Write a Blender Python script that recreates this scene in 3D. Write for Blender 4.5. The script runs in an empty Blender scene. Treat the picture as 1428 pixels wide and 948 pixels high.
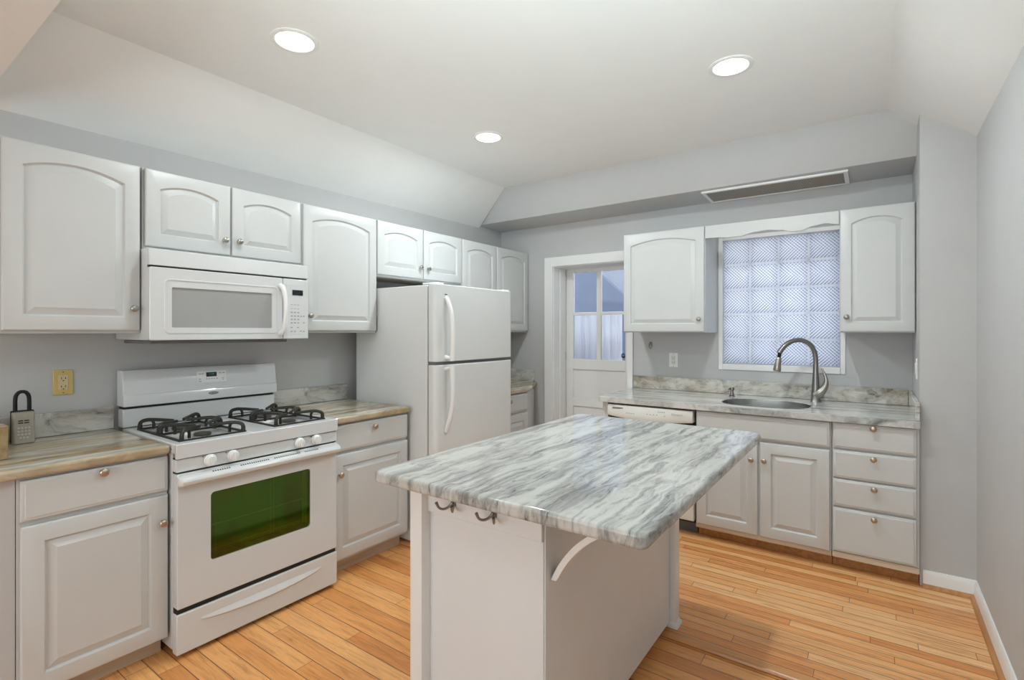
import bpy, bmesh, math, random
from mathutils import Vector, Matrix
SC = bpy.context.scene
COL = SC.collection
PI = math.pi
random.seed(4)

# ------------------------------------------------------------------ camera, world, light, exposure
cam_d = bpy.data.cameras.new('camera')
cam_d.sensor_width = 36.0
cam_d.lens = 712 / 1428 * 36
cam_d.shift_y = -11.7 / 1428
cam_d.clip_start = 0.02
cam = bpy.data.objects.new('camera', cam_d)
cam.location = (3.068, 0.0, 1.375)
cam.rotation_euler = (PI / 2, 0, 0.6183)
COL.objects.link(cam)
SC.camera = cam

SC.view_settings.view_transform = 'Standard'
SC.view_settings.look = 'None'
SC.view_settings.gamma = 1.0
SC.view_settings.use_curve_mapping = False
SC.view_settings.exposure = 0.0

W = bpy.data.worlds.new('sky')
SC.world = W
W.use_nodes = True
wn = W.node_tree.nodes
wl = W.node_tree.links
wn.clear()
w_out = wn.new('ShaderNodeOutputWorld')
w_bg = wn.new('ShaderNodeBackground')
w_tc = wn.new('ShaderNodeTexCoord')
w_sep = wn.new('ShaderNodeSeparateXYZ')
w_rmp = wn.new('ShaderNodeValToRGB')
wl.new(w_tc.outputs['Generated'], w_sep.inputs[0])
wl.new(w_sep.outputs['Z'], w_rmp.inputs[0])
w_rmp.color_ramp.elements[0].color = (1.0, 1.0, 1.0, 1)
w_rmp.color_ramp.elements[1].color = (0.80, 0.88, 1.0, 1)
w_rmp.color_ramp.elements[1].position = 0.75
wl.new(w_rmp.outputs[0], w_bg.inputs['Color'])
w_bg.inputs['Strength'].default_value = 2.5
wl.new(w_bg.outputs[0], w_out.inputs['Surface'])

FRONT_FILL_W = 21.0        # added fill from behind the camera, at an invented dining-room window
LAMP_W = 11.0             # each recessed ceiling lamp
LENS_E = 6.0
CEILING_FILL_W = 225.0  # added spot that lifts the ceiling


def area_light(name, loc, rot, sx, sy, power, color, shape='RECTANGLE', spread=PI):
    d = bpy.data.lights.new(name, 'AREA')
    d.shape = shape
    d.size = sx
    if shape in ('RECTANGLE', 'ELLIPSE'):
        d.size_y = sy
    d.energy = power
    d.color = color
    d.spread = spread
    o = bpy.data.objects.new(name, d)
    o.location = loc
    o.rotation_euler = rot
    COL.objects.link(o)
    return o


area_light('front_fill', (1.75, -2.34, 1.35), (PI / 2, 0, 0), 2.5, 1.5, FRONT_FILL_W, (0.86, 0.97, 1.0))  # area lamp added as soft frontal fill
# added fill spot above the camera, tilted up to brighten the kitchen ceiling
fl_d = bpy.data.lights.new('ceiling_fill', 'SPOT')
fl_d.energy = CEILING_FILL_W
fl_d.color = (0.80, 0.965, 1.0)
fl_d.spot_size = math.radians(105)
fl_d.spot_blend = 1.0
fl_d.shadow_soft_size = 0.06
fl = bpy.data.objects.new('ceiling_fill', fl_d)
fl.location = (3.02, 0.06, 1.53)
fl.rotation_euler = (Vector((2.55, 0.95, 2.64)) - fl.location).to_track_quat('-Z', 'Y').to_euler()
COL.objects.link(fl)


# ------------------------------------------------------------------ materials
def new_mat(name):
    m = bpy.data.materials.new(name)
    m.use_nodes = True
    nt = m.node_tree
    b = nt.nodes['Principled BSDF']
    return m, nt, b


def N(nt, kind, **kw):
    n = nt.nodes.new(kind)
    for k, v in kw.items():
        setattr(n, k, v)
    return n


def math_node(nt, op, a, b=None):
    n = N(nt, 'ShaderNodeMath', operation=op)
    for i, x in enumerate((a, b)):
        if x is None:
            continue
        if isinstance(x, (int, float)):
            n.inputs[i].default_value = x
        else:
            nt.links.new(x, n.inputs[i])
    return n.outputs[0]


def ramp(nt, fac, stops):
    r = N(nt, 'ShaderNodeValToRGB')
    el = r.color_ramp.elements
    while len(el) < len(stops):
        el.new(0.5)
    for e, (p, c) in zip(el, stops):
        e.position = p
        e.color = (*c, 1)
    nt.links.new(fac, r.inputs[0])
    return r.outputs[0]


def mixc(nt, fac, a, b, mode='MIX'):
    n = N(nt, 'ShaderNodeMix', data_type='RGBA', blend_type=mode)
    ins = (n.inputs[0], n.inputs[6], n.inputs[7])
    for s, x in zip(ins, (fac, a, b)):
        if isinstance(x, (int, float)):
            s.default_value = x
        elif isinstance(x, tuple):
            s.default_value = (*x, 1)
        else:
            nt.links.new(x, s)
    return n.outputs[2]


def coords(nt, scale=(1, 1, 1), loc=(0, 0, 0), rot=(0, 0, 0)):
    t = N(nt, 'ShaderNodeTexCoord')
    m = N(nt, 'ShaderNodeMapping')
    m.inputs['Scale'].default_value = scale
    m.inputs['Location'].default_value = loc
    m.inputs['Rotation'].default_value = rot
    nt.links.new(t.outputs['Object'], m.inputs[0])
    return m.outputs[0]


def noise(nt, vec, scale, detail=4, rough=0.55, dist=0.0):
    n = N(nt, 'ShaderNodeTexNoise')
    n.inputs['Scale'].default_value = scale
    n.inputs['Detail'].default_value = detail
    n.inputs['Roughness'].default_value = rough
    n.inputs['Distortion'].default_value = dist
    nt.links.new(vec, n.inputs['Vector'])
    return n.outputs['Fac']


def paint(name, col, rough=0.5, var=0.03, bump=0.0, bscale=300, metal=0.0, spec=0.5, coat=0.0):
    m, nt, b = new_mat(name)
    f = noise(nt, coords(nt), 6, 3)
    lo = tuple(c * (1 - var) for c in col)
    hi = tuple(min(1, c * (1 + var)) for c in col)
    nt.links.new(ramp(nt, f, [(0.3, lo), (0.7, hi)]), b.inputs['Base Color'])
    b.inputs['Roughness'].default_value = rough
    b.inputs['Metallic'].default_value = metal
    b.inputs['Specular IOR Level'].default_value = spec
    b.inputs['Coat Weight'].default_value = coat
    if bump:
        bn = N(nt, 'ShaderNodeBump')
        bn.inputs['Strength'].default_value = bump
        bn.inputs['Distance'].default_value = 0.002
        nt.links.new(noise(nt, coords(nt), bscale, 2), bn.inputs['Height'])
        nt.links.new(bn.outputs[0], b.inputs['Normal'])
    return m


def granite(name, white, grey, dark, tint, across, seed, tint_amt=0.3, streak=22.0, along=3.0, flecks=1.0, zs=4.0, twist=0.12):
    """streaky stone; 'across' is the axis the streaks are squeezed along (0 = x, 1 = y)"""
    m, nt, b = new_mat(name)

    def stretched(ac, al, z, off):
        sc = [al, al, z]
        sc[across] = ac
        return coords(nt, tuple(sc), (seed + off, seed * 1.7 - off, seed * .3), (0, 0, twist if across == 0 else -twist))
    v = stretched(streak, along, zs, 0)
    warp = N(nt, 'ShaderNodeTexNoise')
    warp.inputs['Scale'].default_value = 5.0
    warp.inputs['Detail'].default_value = 3
    nt.links.new(coords(nt, (1, 1, 1), (seed, 0, 0)), warp.inputs['Vector'])
    add = N(nt, 'ShaderNodeVectorMath', operation='MULTIPLY_ADD')
    nt.links.new(warp.outputs['Color'], add.inputs[0])
    add.inputs[1].default_value = (2.2, 2.2, 1.0)
    nt.links.new(v, add.inputs[2])
    v2 = add.outputs[0]
    fine = noise(nt, v2, 1.0, 9, 0.68, 0.6)
    broad = noise(nt, stretched(streak * .28, along * .5, zs * .4, 3.1), 1.0, 3, 0.5, 0.4)
    val = math_node(nt, 'ADD', math_node(nt, 'MULTIPLY', fine, 0.64), math_node(nt, 'MULTIPLY', broad, 0.36))
    mid = tuple((g + w) / 2 for g, w in zip(grey, white))
    c1 = ramp(nt, val, [(0.38, grey), (0.47, mid), (0.55, white), (0.72, tuple(min(1, w * 1.06) for w in white))])
    tn = noise(nt, stretched(streak * .35, along * .4, zs * .4, 9.7), 1.0, 4, 0.55, 0.3)
    tfac = math_node(nt, 'MULTIPLY', ramp(nt, tn, [(0.42, (0, 0, 0)), (0.60, (1, 1, 1))]), tint_amt)
    c2 = mixc(nt, tfac, c1, tint, 'MULTIPLY')
    add2 = N(nt, 'ShaderNodeVectorMath', operation='MULTIPLY_ADD')
    nt.links.new(warp.outputs['Color'], add2.inputs[0])
    add2.inputs[1].default_value = (5, 5, 2)
    nt.links.new(stretched(streak * 3.2, along * 4.5, zs * 6, 5.0), add2.inputs[2])
    fl = noise(nt, add2.outputs[0], 1.0, 4, 0.6)
    fm = math_node(nt, 'MULTIPLY', ramp(nt, fl, [(0.57, (0, 0, 0)), (0.68, (1, 1, 1))]),
                   ramp(nt, val, [(0.42, (1, 1, 1)), (0.53, (0.12, 0.12, 0.12))]))
    c3 = mixc(nt, math_node(nt, 'MULTIPLY', fm, 0.85 * flecks), c2, dark)
    nt.links.new(c3, b.inputs['Base Color'])
    b.inputs['Roughness'].default_value = 0.10
    b.inputs['Specular IOR Level'].default_value = 0.4
    return m


def planks(name, width, length, seed, cols, rough=0.28):
    """strip flooring running along x"""
    m, nt, b = new_mat(name)
    t = N(nt, 'ShaderNodeTexCoord')
    s = N(nt, 'ShaderNodeSeparateXYZ')
    nt.links.new(t.outputs['Object'], s.inputs[0])
    yy = math_node(nt, 'DIVIDE', math_node(nt, 'ADD', s.outputs['Y'], 10 + seed * .01), width)
    row = math_node(nt, 'FLOOR', yy)
    fy = math_node(nt, 'FRACT', yy)
    wn1 = N(nt, 'ShaderNodeTexWhiteNoise', noise_dimensions='1D')
    nt.links.new(math_node(nt, 'ADD', row, seed), wn1.inputs['W'])
    xx = math_node(nt, 'ADD', math_node(nt, 'DIVIDE', math_node(nt, 'ADD', s.outputs['X'], 20), length),
                   math_node(nt, 'MULTIPLY', wn1.outputs['Value'], 7.3))
    bi = math_node(nt, 'FLOOR', xx)
    fx = math_node(nt, 'FRACT', xx)
    cmb = N(nt, 'ShaderNodeCombineXYZ')
    nt.links.new(row, cmb.inputs[0])
    nt.links.new(bi, cmb.inputs[1])
    wn2 = N(nt, 'ShaderNodeTexWhiteNoise', noise_dimensions='2D')
    nt.links.new(cmb.outputs[0], wn2.inputs['Vector'])
    rnd = wn2.outputs['Value']
    base = ramp(nt, rnd, [(i / (len(cols) - 1), c) for i, c in enumerate(cols)])
    # grain: noise squeezed across the board, moved per board
    gc = N(nt, 'ShaderNodeCombineXYZ')
    nt.links.new(math_node(nt, 'ADD', math_node(nt, 'MULTIPLY', s.outputs['X'], 3.0), math_node(nt, 'MULTIPLY', rnd, 91.0)), gc.inputs[0])
    nt.links.new(math_node(nt, 'MULTIPLY', s.outputs['Y'], 42.0), gc.inputs[1])
    nt.links.new(math_node(nt, 'MULTIPLY', rnd, 13.0), gc.inputs[2])
    g1 = noise(nt, gc.outputs[0], 1.2, 7, 0.65, 1.1)
    g2 = noise(nt, gc.outputs[0], 5.0, 4, 0.6, 0.3)
    shade = ramp(nt, g1, [(0.30, (0.66, 0.56, 0.48)), (0.48, (0.96, 0.95, 0.93)), (0.7, (1.1, 1.1, 1.1))])
    c = mixc(nt, 1.0, base, shade, 'MULTIPLY')
    shade2 = ramp(nt, g2, [(0.3, (0.84, 0.80, 0.76)), (0.5, (1, 1, 1))])
    c = mixc(nt, 0.8, c, shade2, 'MULTIPLY')
    gw = 0.0024 / width
    edge = math_node(nt, 'MINIMUM', fy, math_node(nt, 'SUBTRACT', 1.0, fy))
    gap_y = math_node(nt, 'LESS_THAN', edge, gw * 0.7)
    edgex = math_node(nt, 'MINIMUM', fx, math_node(nt, 'SUBTRACT', 1.0, fx))
    gap_x = math_node(nt, 'LESS_THAN', edgex, 0.0011 / length)
    gap = math_node(nt, 'MAXIMUM', gap_y, gap_x)
    c = mixc(nt, math_node(nt, 'MULTIPLY', gap, 0.9), c, (0.10, 0.045, 0.02))
    nt.links.new(c, b.inputs['Base Color'])
    nt.links.new(ramp(nt, g2, [(0.3, (rough + .1,) * 3), (0.7, (rough,) * 3)]), b.inputs['Roughness'])
    bn = N(nt, 'ShaderNodeBump')
    bn.inputs['Strength'].default_value = 0.35
    bn.inputs['Distance'].default_value = 0.0012
    nt.links.new(math_node(nt, 'SUBTRACT', math_node(nt, 'MULTIPLY', g2, 0.12), gap), bn.inputs['Height'])
    nt.links.new(bn.outputs[0], b.inputs['Normal'])
    return m


def wood(name, col, dark, axis=0, rough=0.35):
    m, nt, b = new_mat(name)
    sc = [40, 40, 40]
    sc[axis] = 2.5
    g = noise(nt, coords(nt, tuple(sc)), 1.0, 6, 0.6, 0.6)
    nt.links.new(ramp(nt, g, [(0.32, dark), (0.62, col)]), b.inputs['Base Color'])
    b.inputs['Roughness'].default_value = rough
    return m


def emit(name, col, strength):
    m, nt, b = new_mat(name)
    b.inputs['Base Color'].default_value = (*col, 1)
    b.inputs['Emission Color'].default_value = (*col, 1)
    b.inputs['Emission Strength'].default_value = strength
    return m


def glass_block_mat():
    """pressed-glass block with two crossing sets of diagonal ribs"""
    m, nt, b = new_mat('ribbed_block_glass')
    t = N(nt, 'ShaderNodeTexCoord')
    s = N(nt, 'ShaderNodeSeparateXYZ')
    nt.links.new(t.outputs['Object'], s.inputs[0])
    k = 2 * PI / 0.0225
    u = math_node(nt, 'MULTIPLY', math_node(nt, 'ADD', s.outputs['X'], s.outputs['Z']), k)
    w = math_node(nt, 'MULTIPLY', math_node(nt, 'SUBTRACT', s.outputs['X'], s.outputs['Z']), k)
    su = math_node(nt, 'SINE', u)
    sw = math_node(nt, 'SINE', w)
    # the far face's ribs show through the near face's at a strength that wanders over the block
    wob = noise(nt, coords(nt, (1, 1, 1)), 6.0, 2)
    wf = ramp(nt, wob, [(0.35, (0.15, 0.15, 0.15)), (0.65, (0.9, 0.9, 0.9))])
    mixv = math_node(nt, 'ADD', math_node(nt, 'MULTIPLY', su, math_node(nt, 'SUBTRACT', 1.0, wf)), math_node(nt, 'MULTIPLY', sw, wf))
    val = math_node(nt, 'ADD', math_node(nt, 'MULTIPLY', mixv, 0.5), 0.5)
    colr = ramp(nt, val, [(0.15, (0.30, 0.35, 0.45)), (0.45, (0.73, 0.77, 0.85)), (0.70, (0.99, 0.99, 1.0))])
    tr = N(nt, 'ShaderNodeBsdfTranslucent')
    nt.links.new(colr, tr.inputs['Color'])
    bn = N(nt, 'ShaderNodeBump')
    bn.inputs['Strength'].default_value = 0.6
    bn.inputs['Distance'].default_value = 0.003
    nt.links.new(val, bn.inputs['Height'])
    gl = N(nt, 'ShaderNodeBsdfGlossy')
    gl.inputs['Roughness'].default_value = 0.2
    nt.links.new(bn.outputs[0], gl.inputs['Normal'])
    mx = N(nt, 'ShaderNodeMixShader')
    mx.inputs[0].default_value = 0.06
    nt.links.new(tr.outputs[0], mx.inputs[1])
    nt.links.new(gl.outputs[0], mx.inputs[2])
    nt.links.new(mx.outputs[0], nt.nodes['Material Output'].inputs['Surface'])
    return m


def translucent(name, col, mixw=0.7):
    m, nt, b = new_mat(name)
    tr = N(nt, 'ShaderNodeBsdfTranslucent')
    f = noise(nt, coords(nt), 9, 2)
    nt.links.new(ramp(nt, f, [(0.3, tuple(c * .95 for c in col)), (0.7, col)]), tr.inputs['Color'])
    b.inputs['Base Color'].default_value = (*col, 1)
    b.inputs['Roughness'].default_value = 0.6
    mx = N(nt, 'ShaderNodeMixShader')
    mx.inputs[0].default_value = mixw
    nt.links.new(b.outputs[0], mx.inputs[1])
    nt.links.new(tr.outputs[0], mx.inputs[2])
    nt.links.new(mx.outputs[0], nt.nodes['Material Output'].inputs['Surface'])
    return m


def clear_glass(name, tint=(1, 1, 1), gloss=0.08):
    m, nt, b = new_mat(name)
    tp = N(nt, 'ShaderNodeBsdfTransparent')
    tp.inputs['Color'].default_value = (*tint, 1)
    gl = N(nt, 'ShaderNodeBsdfGlossy')
    gl.inputs['Roughness'].default_value = 0.03
    fr = N(nt, 'ShaderNodeFresnel')
    fr.inputs['IOR'].default_value = 1.45
    mx = N(nt, 'ShaderNodeMixShader')
    nt.links.new(math_node(nt, 'ADD', math_node(nt, 'MULTIPLY', fr.outputs[0], 0.8), gloss * .3), mx.inputs[0])
    nt.links.new(tp.outputs[0], mx.inputs[1])
    nt.links.new(gl.outputs[0], mx.inputs[2])
    nt.links.new(mx.outputs[0], nt.nodes['Material Output'].inputs['Surface'])
    return m


def oven_glass():
    m, nt, b = new_mat('oven_window_glass')
    f = noise(nt, coords(nt, (3, 6, 1.2)), 1.6, 2, 0.4)
    tint = ramp(nt, f, [(0.3, (0.52, 0.60, 0.18)), (0.5, (0.40, 0.62, 0.22)), (0.7, (0.55, 0.42, 0.22))])
    tp = N(nt, 'ShaderNodeBsdfTransparent')
    nt.links.new(tint, tp.inputs['Color'])
    gl = N(nt, 'ShaderNodeBsdfGlossy')
    gl.inputs['Roughness'].default_value = 0.06
    gl.inputs['Color'].default_value = (0.55, 0.75, 0.30, 1)
    mx = N(nt, 'ShaderNodeMixShader')
    mx.inputs[0].default_value = 0.14
    nt.links.new(tp.outputs[0], mx.inputs[1])
    nt.links.new(gl.outputs[0], mx.inputs[2])
    nt.links.new(mx.outputs[0], nt.nodes['Material Output'].inputs['Surface'])
    return m


def filter_mat():
    m, nt, b = new_mat('vent_mesh')
    wv = N(nt, 'ShaderNodeTexWave', wave_type='BANDS', bands_direction='X')
    wv.inputs['Scale'].default_value = 42
    wv.inputs['Distortion'].default_value = 0.4
    nt.links.new(coords(nt), wv.inputs['Vector'])
    c = ramp(nt, wv.outputs['Fac'], [(0.2, (0.12, 0.11, 0.10)), (0.7, (0.42, 0.39, 0.35))])
    st = noise(nt, coords(nt), 5, 3)
    c = mixc(nt, ramp(nt, st, [(0.5, (0, 0, 0)), (0.65, (0.7, 0.7, 0.7))]), c, (0.33, 0.24, 0.15))
    nt.links.new(c, b.inputs['Base Color'])
    b.inputs['Roughness'].default_value = 0.7
    return m


M = dict(
    wall=paint('grey_wall_paint', (0.53, 0.53, 0.53), 0.6, 0.015, 0.12, 260),
    ceil=paint('ceiling_paint', (0.86, 0.86, 0.845), 0.8, 0.01, 0.1, 220),
    trim=paint('white_trim_paint', (0.83, 0.83, 0.82), 0.35, 0.01),
    cab=paint('white_cabinet_paint', (0.605, 0.615, 0.61), 0.36, 0.012, 0.04, 500),
    isl=paint('white_island_paint', (0.735, 0.755, 0.765), 0.4, 0.012, 0.04, 500),
    cabin=paint('cabinet_box_paint', (0.74, 0.72, 0.69), 0.5, 0.02),
    toe=wood('maple_toe_kick', (0.66, 0.55, 0.43), (0.50, 0.40, 0.30), 0),
    app=paint('white_appliance_enamel', (0.675, 0.69, 0.695), 0.2, 0.006, 0.0, coat=0.3),
    fridge=paint('fridge_textured_enamel', (0.71, 0.72, 0.715), 0.33, 0.008, 0.25, 420),
    plast=paint('white_plastic', (0.82, 0.82, 0.81), 0.35, 0.006),
    cream=paint('cream_plastic', (0.72, 0.71, 0.665), 0.35, 0.006),
    gap=paint('black_gap_rubber', (0.012, 0.012, 0.012), 0.6, 0.1),
    gasket=paint('grey_gasket', (0.16, 0.16, 0.17), 0.6, 0.1),
    iron=paint('cast_iron_grate', (0.028, 0.027, 0.022), 0.42, 0.2, 0.3, 300, spec=0.35),
    burner=paint('burner_cap', (0.06, 0.055, 0.04), 0.5, 0.2),
    alu=paint('burner_aluminium', (0.62, 0.62, 0.60), 0.4, 0.1, metal=0.6),
    nickel=paint('brushed_nickel', (0.42, 0.40, 0.37), 0.27, 0.05, metal=1.0),
    dnickel=paint('dark_nickel', (0.30, 0.29, 0.28), 0.3, 0.08, metal=1.0),
    bronze=paint('antique_brass_knob', (0.52, 0.42, 0.33), 0.3, 0.1, metal=1.0),
    pewter=paint('pewter_knob', (0.42, 0.40, 0.36), 0.28, 0.1, metal=1.0),
    steel=paint('sink_steel', (0.62, 0.62, 0.62), 0.24, 0.05, metal=1.0),
    brass=paint('brass_plate', (0.66, 0.50, 0.19), 0.42, 0.06, metal=0.55),
    almond=paint('almond_plastic', (0.66, 0.55, 0.34), 0.4, 0.03),
    black=paint('black_plastic', (0.010, 0.010, 0.011), 0.5, 0.1, spec=0.3),
    lockgrey=paint('lockbox_grey', (0.36, 0.33, 0.27), 0.42, 0.05),
    lockbtn=paint('lockbox_button', (0.52, 0.50, 0.46), 0.4, 0.05),
    print_=paint('grey_print', (0.33, 0.34, 0.35), 0.5, 0.05),
    lcd=paint('dark_display', (0.012, 0.016, 0.02), 0.12, 0.1),
    lcdg=emit('display_digits', (0.05, 0.28, 0.34), 0.25),
    navy=paint('navy_sticker', (0.012, 0.022, 0.085), 0.4, 0.05),
    sticker_white=paint('sticker_white', (0.6, 0.62, 0.75), 0.5, 0.03),
    chrome=paint('chrome_badge', (0.45, 0.46, 0.48), 0.25, 0.05, metal=0.7),
    mwglass=paint('microwave_window', (0.36, 0.365, 0.36), 0.16, 0.02),
    rack=paint('oven_rack_wire', (0.85, 0.72, 0.50), 0.4, 0.05),
    jamb=paint('oven_door_inner_trim', (0.80, 0.62, 0.50), 0.5, 0.05),
    ovenin=paint('oven_cavity', (0.34, 0.40, 0.20), 0.55, 0.1),
    lens=emit('lamp_lens', (1.0, 0.97, 0.90), LENS_E),
    block=glass_block_mat(),
    mortar=translucent('block_spacer', (0.97, 0.98, 1.0), 0.93),
    curtain=translucent('sheer_curtain', (0.97, 0.98, 1.0), 0.72),
    glass=clear_glass('door_glass', (0.97, 0.98, 1.0)),
    ovenglass=oven_glass(),
    filt=filter_mat(),
    porch=paint('porch_blue_paint', (0.15, 0.185, 0.27), 0.7, 0.04),
    porchc=paint('porch_pale_blue_paint', (0.42, 0.46, 0.54), 0.7, 0.03),
    floor1=planks('oak_floor_wide', 0.083, 1.05, 3, [(0.66, 0.26, 0.075), (0.80, 0.36, 0.115), (0.88, 0.46, 0.18), (0.72, 0.30, 0.085)]),
    floor2=planks('oak_floor_narrow', 0.057, 0.95, 11, [(0.70, 0.28, 0.085), (0.84, 0.39, 0.14), (0.92, 0.56, 0.27), (0.76, 0.32, 0.105), (0.88, 0.46, 0.19)]),
    nose=wood('oak_nosing', (0.66, 0.33, 0.13), (0.46, 0.20, 0.07), 0, 0.28),
    shoe=wood('oak_shoe', (0.52, 0.25, 0.09), (0.38, 0.16, 0.05), 1, 0.35),
    rootw=wood('raw_wood_cabinet_inside', (0.42, 0.36, 0.29), (0.30, 0.25, 0.20), 0),
    g_isl=granite('island_granite', (0.58, 0.575, 0.55), (0.20, 0.20, 0.20), (0.05, 0.05, 0.06), (0.80, 0.77, 0.70), 0, 2.3, 0.35, 36.0, 3.4, 1.0, 7.0, 0.20),
    g_back=granite('sink_granite', (0.68, 0.68, 0.665), (0.27, 0.265, 0.26), (0.08, 0.08, 0.08), (0.8, 0.74, 0.66), 1, 7.9, 0.4, 30.0, 1.7, 0.5),
    g_left=granite('stove_side_granite', (0.68, 0.66, 0.59), (0.30, 0.27, 0.20), (0.12, 0.09, 0.06), (0.66, 0.48, 0.27), 0, 5.1, 0.95, 26.0, 1.5, 0.5),
    g_spl=granite('splash_granite', (0.66, 0.65, 0.62), (0.25, 0.235, 0.20), (0.07, 0.065, 0.055), (0.72, 0.62, 0.48), 2, 13.0, 0.7, 13.0, 5.5, 0.9, 13.0, 0.6),
)


# ------------------------------------------------------------------ mesh helpers
class MB:
    def __init__(self):
        self.bm = bmesh.new()

    def box(self, x0, x1, y0, y1, z0, z1):
        vs = [self.bm.verts.new((x, y, z)) for x in (x0, x1) for y in (y0, y1) for z in (z0, z1)]
        for f in ((0, 1, 3, 2), (4, 6, 7, 5), (0, 4, 5, 1), (2, 3, 7, 6), (0, 2, 6, 4), (1, 5, 7, 3)):
            self.bm.faces.new([vs[i] for i in f])
        return self

    def hexa(self, pts):
        """8 points: bottom ring of 4 then top ring of 4"""
        return self.rings([pts[:4], pts[4:]])

    def rings(self, rings, cap0=True, cap1=True, closed=True):
        R = [[self.bm.verts.new(p) for p in r] for r in rings]
        n = len(R[0])
        for a, b in zip(R, R[1:]):
            for i in range(n if closed else n - 1):
                j = (i + 1) % n
                self.bm.faces.new((a[i], a[j], b[j], b[i]))
        if cap0 and n > 2:
            self.bm.faces.new(R[0][::-1])
        if cap1 and n > 2:
            self.bm.faces.new(R[-1])
        return self

    def prism(self, poly, axis, a0, a1):
        def put(p, a):
            if axis == 'z':
                return (p[0], p[1], a)
            if axis == 'y':
                return (p[0], a, p[1])
            return (a, p[0], p[1])
        return self.rings([[put(p, a0) for p in poly], [put(p, a1) for p in poly]])

    def lathe(self, prof, c, axis='z', n=24, cap0=True, cap1=True):
        """prof: list of (radius, distance along the axis)"""
        rings = []
        for r, d in prof:
            ring = []
            for i in range(n):
                a = 2 * PI * i / n
                p, q = r * math.cos(a), r * math.sin(a)
                if axis == 'z':
                    ring.append((c[0] + p, c[1] + q, c[2] + d))
                elif axis == 'y':
                    ring.append((c[0] + p, c[1] + d, c[2] + q))
                else:
                    ring.append((c[0] + d, c[1] + p, c[2] + q))
            rings.append(ring)
        return self.rings(rings, cap0, cap1)

    def tube(self, pts, rad, n=12, flat=1.0, smooth=0):
        P = [Vector(p) for p in pts]
        R = list(rad) if isinstance(rad, (list, tuple)) else [rad] * len(P)
        for _ in range(smooth):
            P2, R2 = [P[0]], [R[0]]
            for i in range(len(P) - 1):
                P2 += [P[i] * .75 + P[i + 1] * .25, P[i] * .25 + P[i + 1] * .75]
                R2 += [R[i] * .75 + R[i + 1] * .25, R[i] * .25 + R[i + 1] * .75]
            P2.append(P[-1])
            R2.append(R[-1])
            P, R = P2, R2
        rings = []
        up = None
        for i, p in enumerate(P):
            t = (P[min(i + 1, len(P) - 1)] - P[max(i - 1, 0)]).normalized()
            if up is None:
                up = Vector((0, 0, 1)) if abs(t.z) < 0.9 else Vector((0, 1, 0))
            s = t.cross(up).normalized()
            up = s.cross(t).normalized()
            rings.append([tuple(p + (s * math.cos(2 * PI * k / n) + up * flat * math.sin(2 * PI * k / n)) * R[i]) for k in range(n)])
        return self.rings(rings)

    def build(self, name, mat, parent=None, bevel=0.0, seg=2, keep_origin=False, angle=40, loc=None):
        bm = self.bm
        bmesh.ops.recalc_face_normals(bm, faces=bm.faces)
        off = Vector((0, 0, 0))
        if parent is None and not keep_origin:
            xs = [v.co for v in bm.verts]
            off = Vector(((min(v.x for v in xs) + max(v.x for v in xs)) / 2, (min(v.y for v in xs) + max(v.y for v in xs)) / 2, min(v.z for v in xs)))
            for v in bm.verts:
                v.co -= off
        me = bpy.data.meshes.new(name)
        bm.to_mesh(me)
        bm.free()
        me.materials.append(M[mat] if isinstance(mat, str) else mat)
        for p in me.polygons:
            p.use_smooth = True
        me.set_sharp_from_angle(angle=math.radians(angle))
        o = bpy.data.objects.new(name, me)
        o.location = off if loc is None else loc
        COL.objects.link(o)
        if parent is not None:
            o.parent = parent
        if bevel:
            b = o.modifiers.new('bevel', 'BEVEL')
            b.width = bevel
            b.segments = seg
            b.limit_method = 'ANGLE'
            b.angle_limit = math.radians(35)
            b.harden_normals = False
        return o


def tag(o, label, cat, group=None):
    o['label'] = label
    o['category'] = cat
    if group:
        o['group'] = group
    return o


def thing(name, label, cat, loc=(0, 0, 0), rz=0.0, group=None):
    o = bpy.data.objects.new(name, None)
    o.empty_display_size = 0.05
    o.location = loc
    o.rotation_euler = (0, 0, rz)
    COL.objects.link(o)
    return tag(o, label, cat, group)


def struct(o):
    o['kind'] = 'structure'
    return o


def text_mesh(name, body, size, mat, parent, mtx, depth=0.0006, shear=0.0):
    cu = bpy.data.curves.new(name, 'FONT')
    cu.body = body
    cu.size = size
    cu.align_x = 'CENTER'
    cu.align_y = 'CENTER'
    cu.extrude = depth / 2
    cu.shear = shear
    t = bpy.data.objects.new(name, cu)
    COL.objects.link(t)
    dg = bpy.context.evaluated_depsgraph_get()
    me = bpy.data.meshes.new_from_object(t.evaluated_get(dg))
    bpy.data.objects.remove(t)
    bpy.data.curves.remove(cu)
    me.transform(mtx)
    me.materials.clear()
    me.materials.append(M[mat])
    o = bpy.data.objects.new(name, me)
    COL.objects.link(o)
    o.parent = parent
    return o


FACE = Matrix.Rotation(PI / 2, 4, 'X')      # text lying in xy -> standing, facing -y


def at_face(x, y, z):
    return Matrix.Translation((x, y, z)) @ FACE


def arch_outline(x0, x1, z0, z1, d, a, n=18):
    pts = [(x0 + d, z0 + d), (x1 - d, z0 + d)]
    xa, xb, zt = x0 + d, x1 - d, z1 - d
    hw = (xb - xa) / 2
    cx = (xa + xb) / 2
    for i in range(n + 1):
        t = 1 - 2 * i / n
        if a > 1e-6:
            Rr = (hw * hw + a * a) / (2 * a)
            z = zt - Rr + math.sqrt(max(Rr * Rr - (t * hw) ** 2, 0))
        else:
            z = zt
        pts.append((cx + t * hw, z))
    return pts


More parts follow.
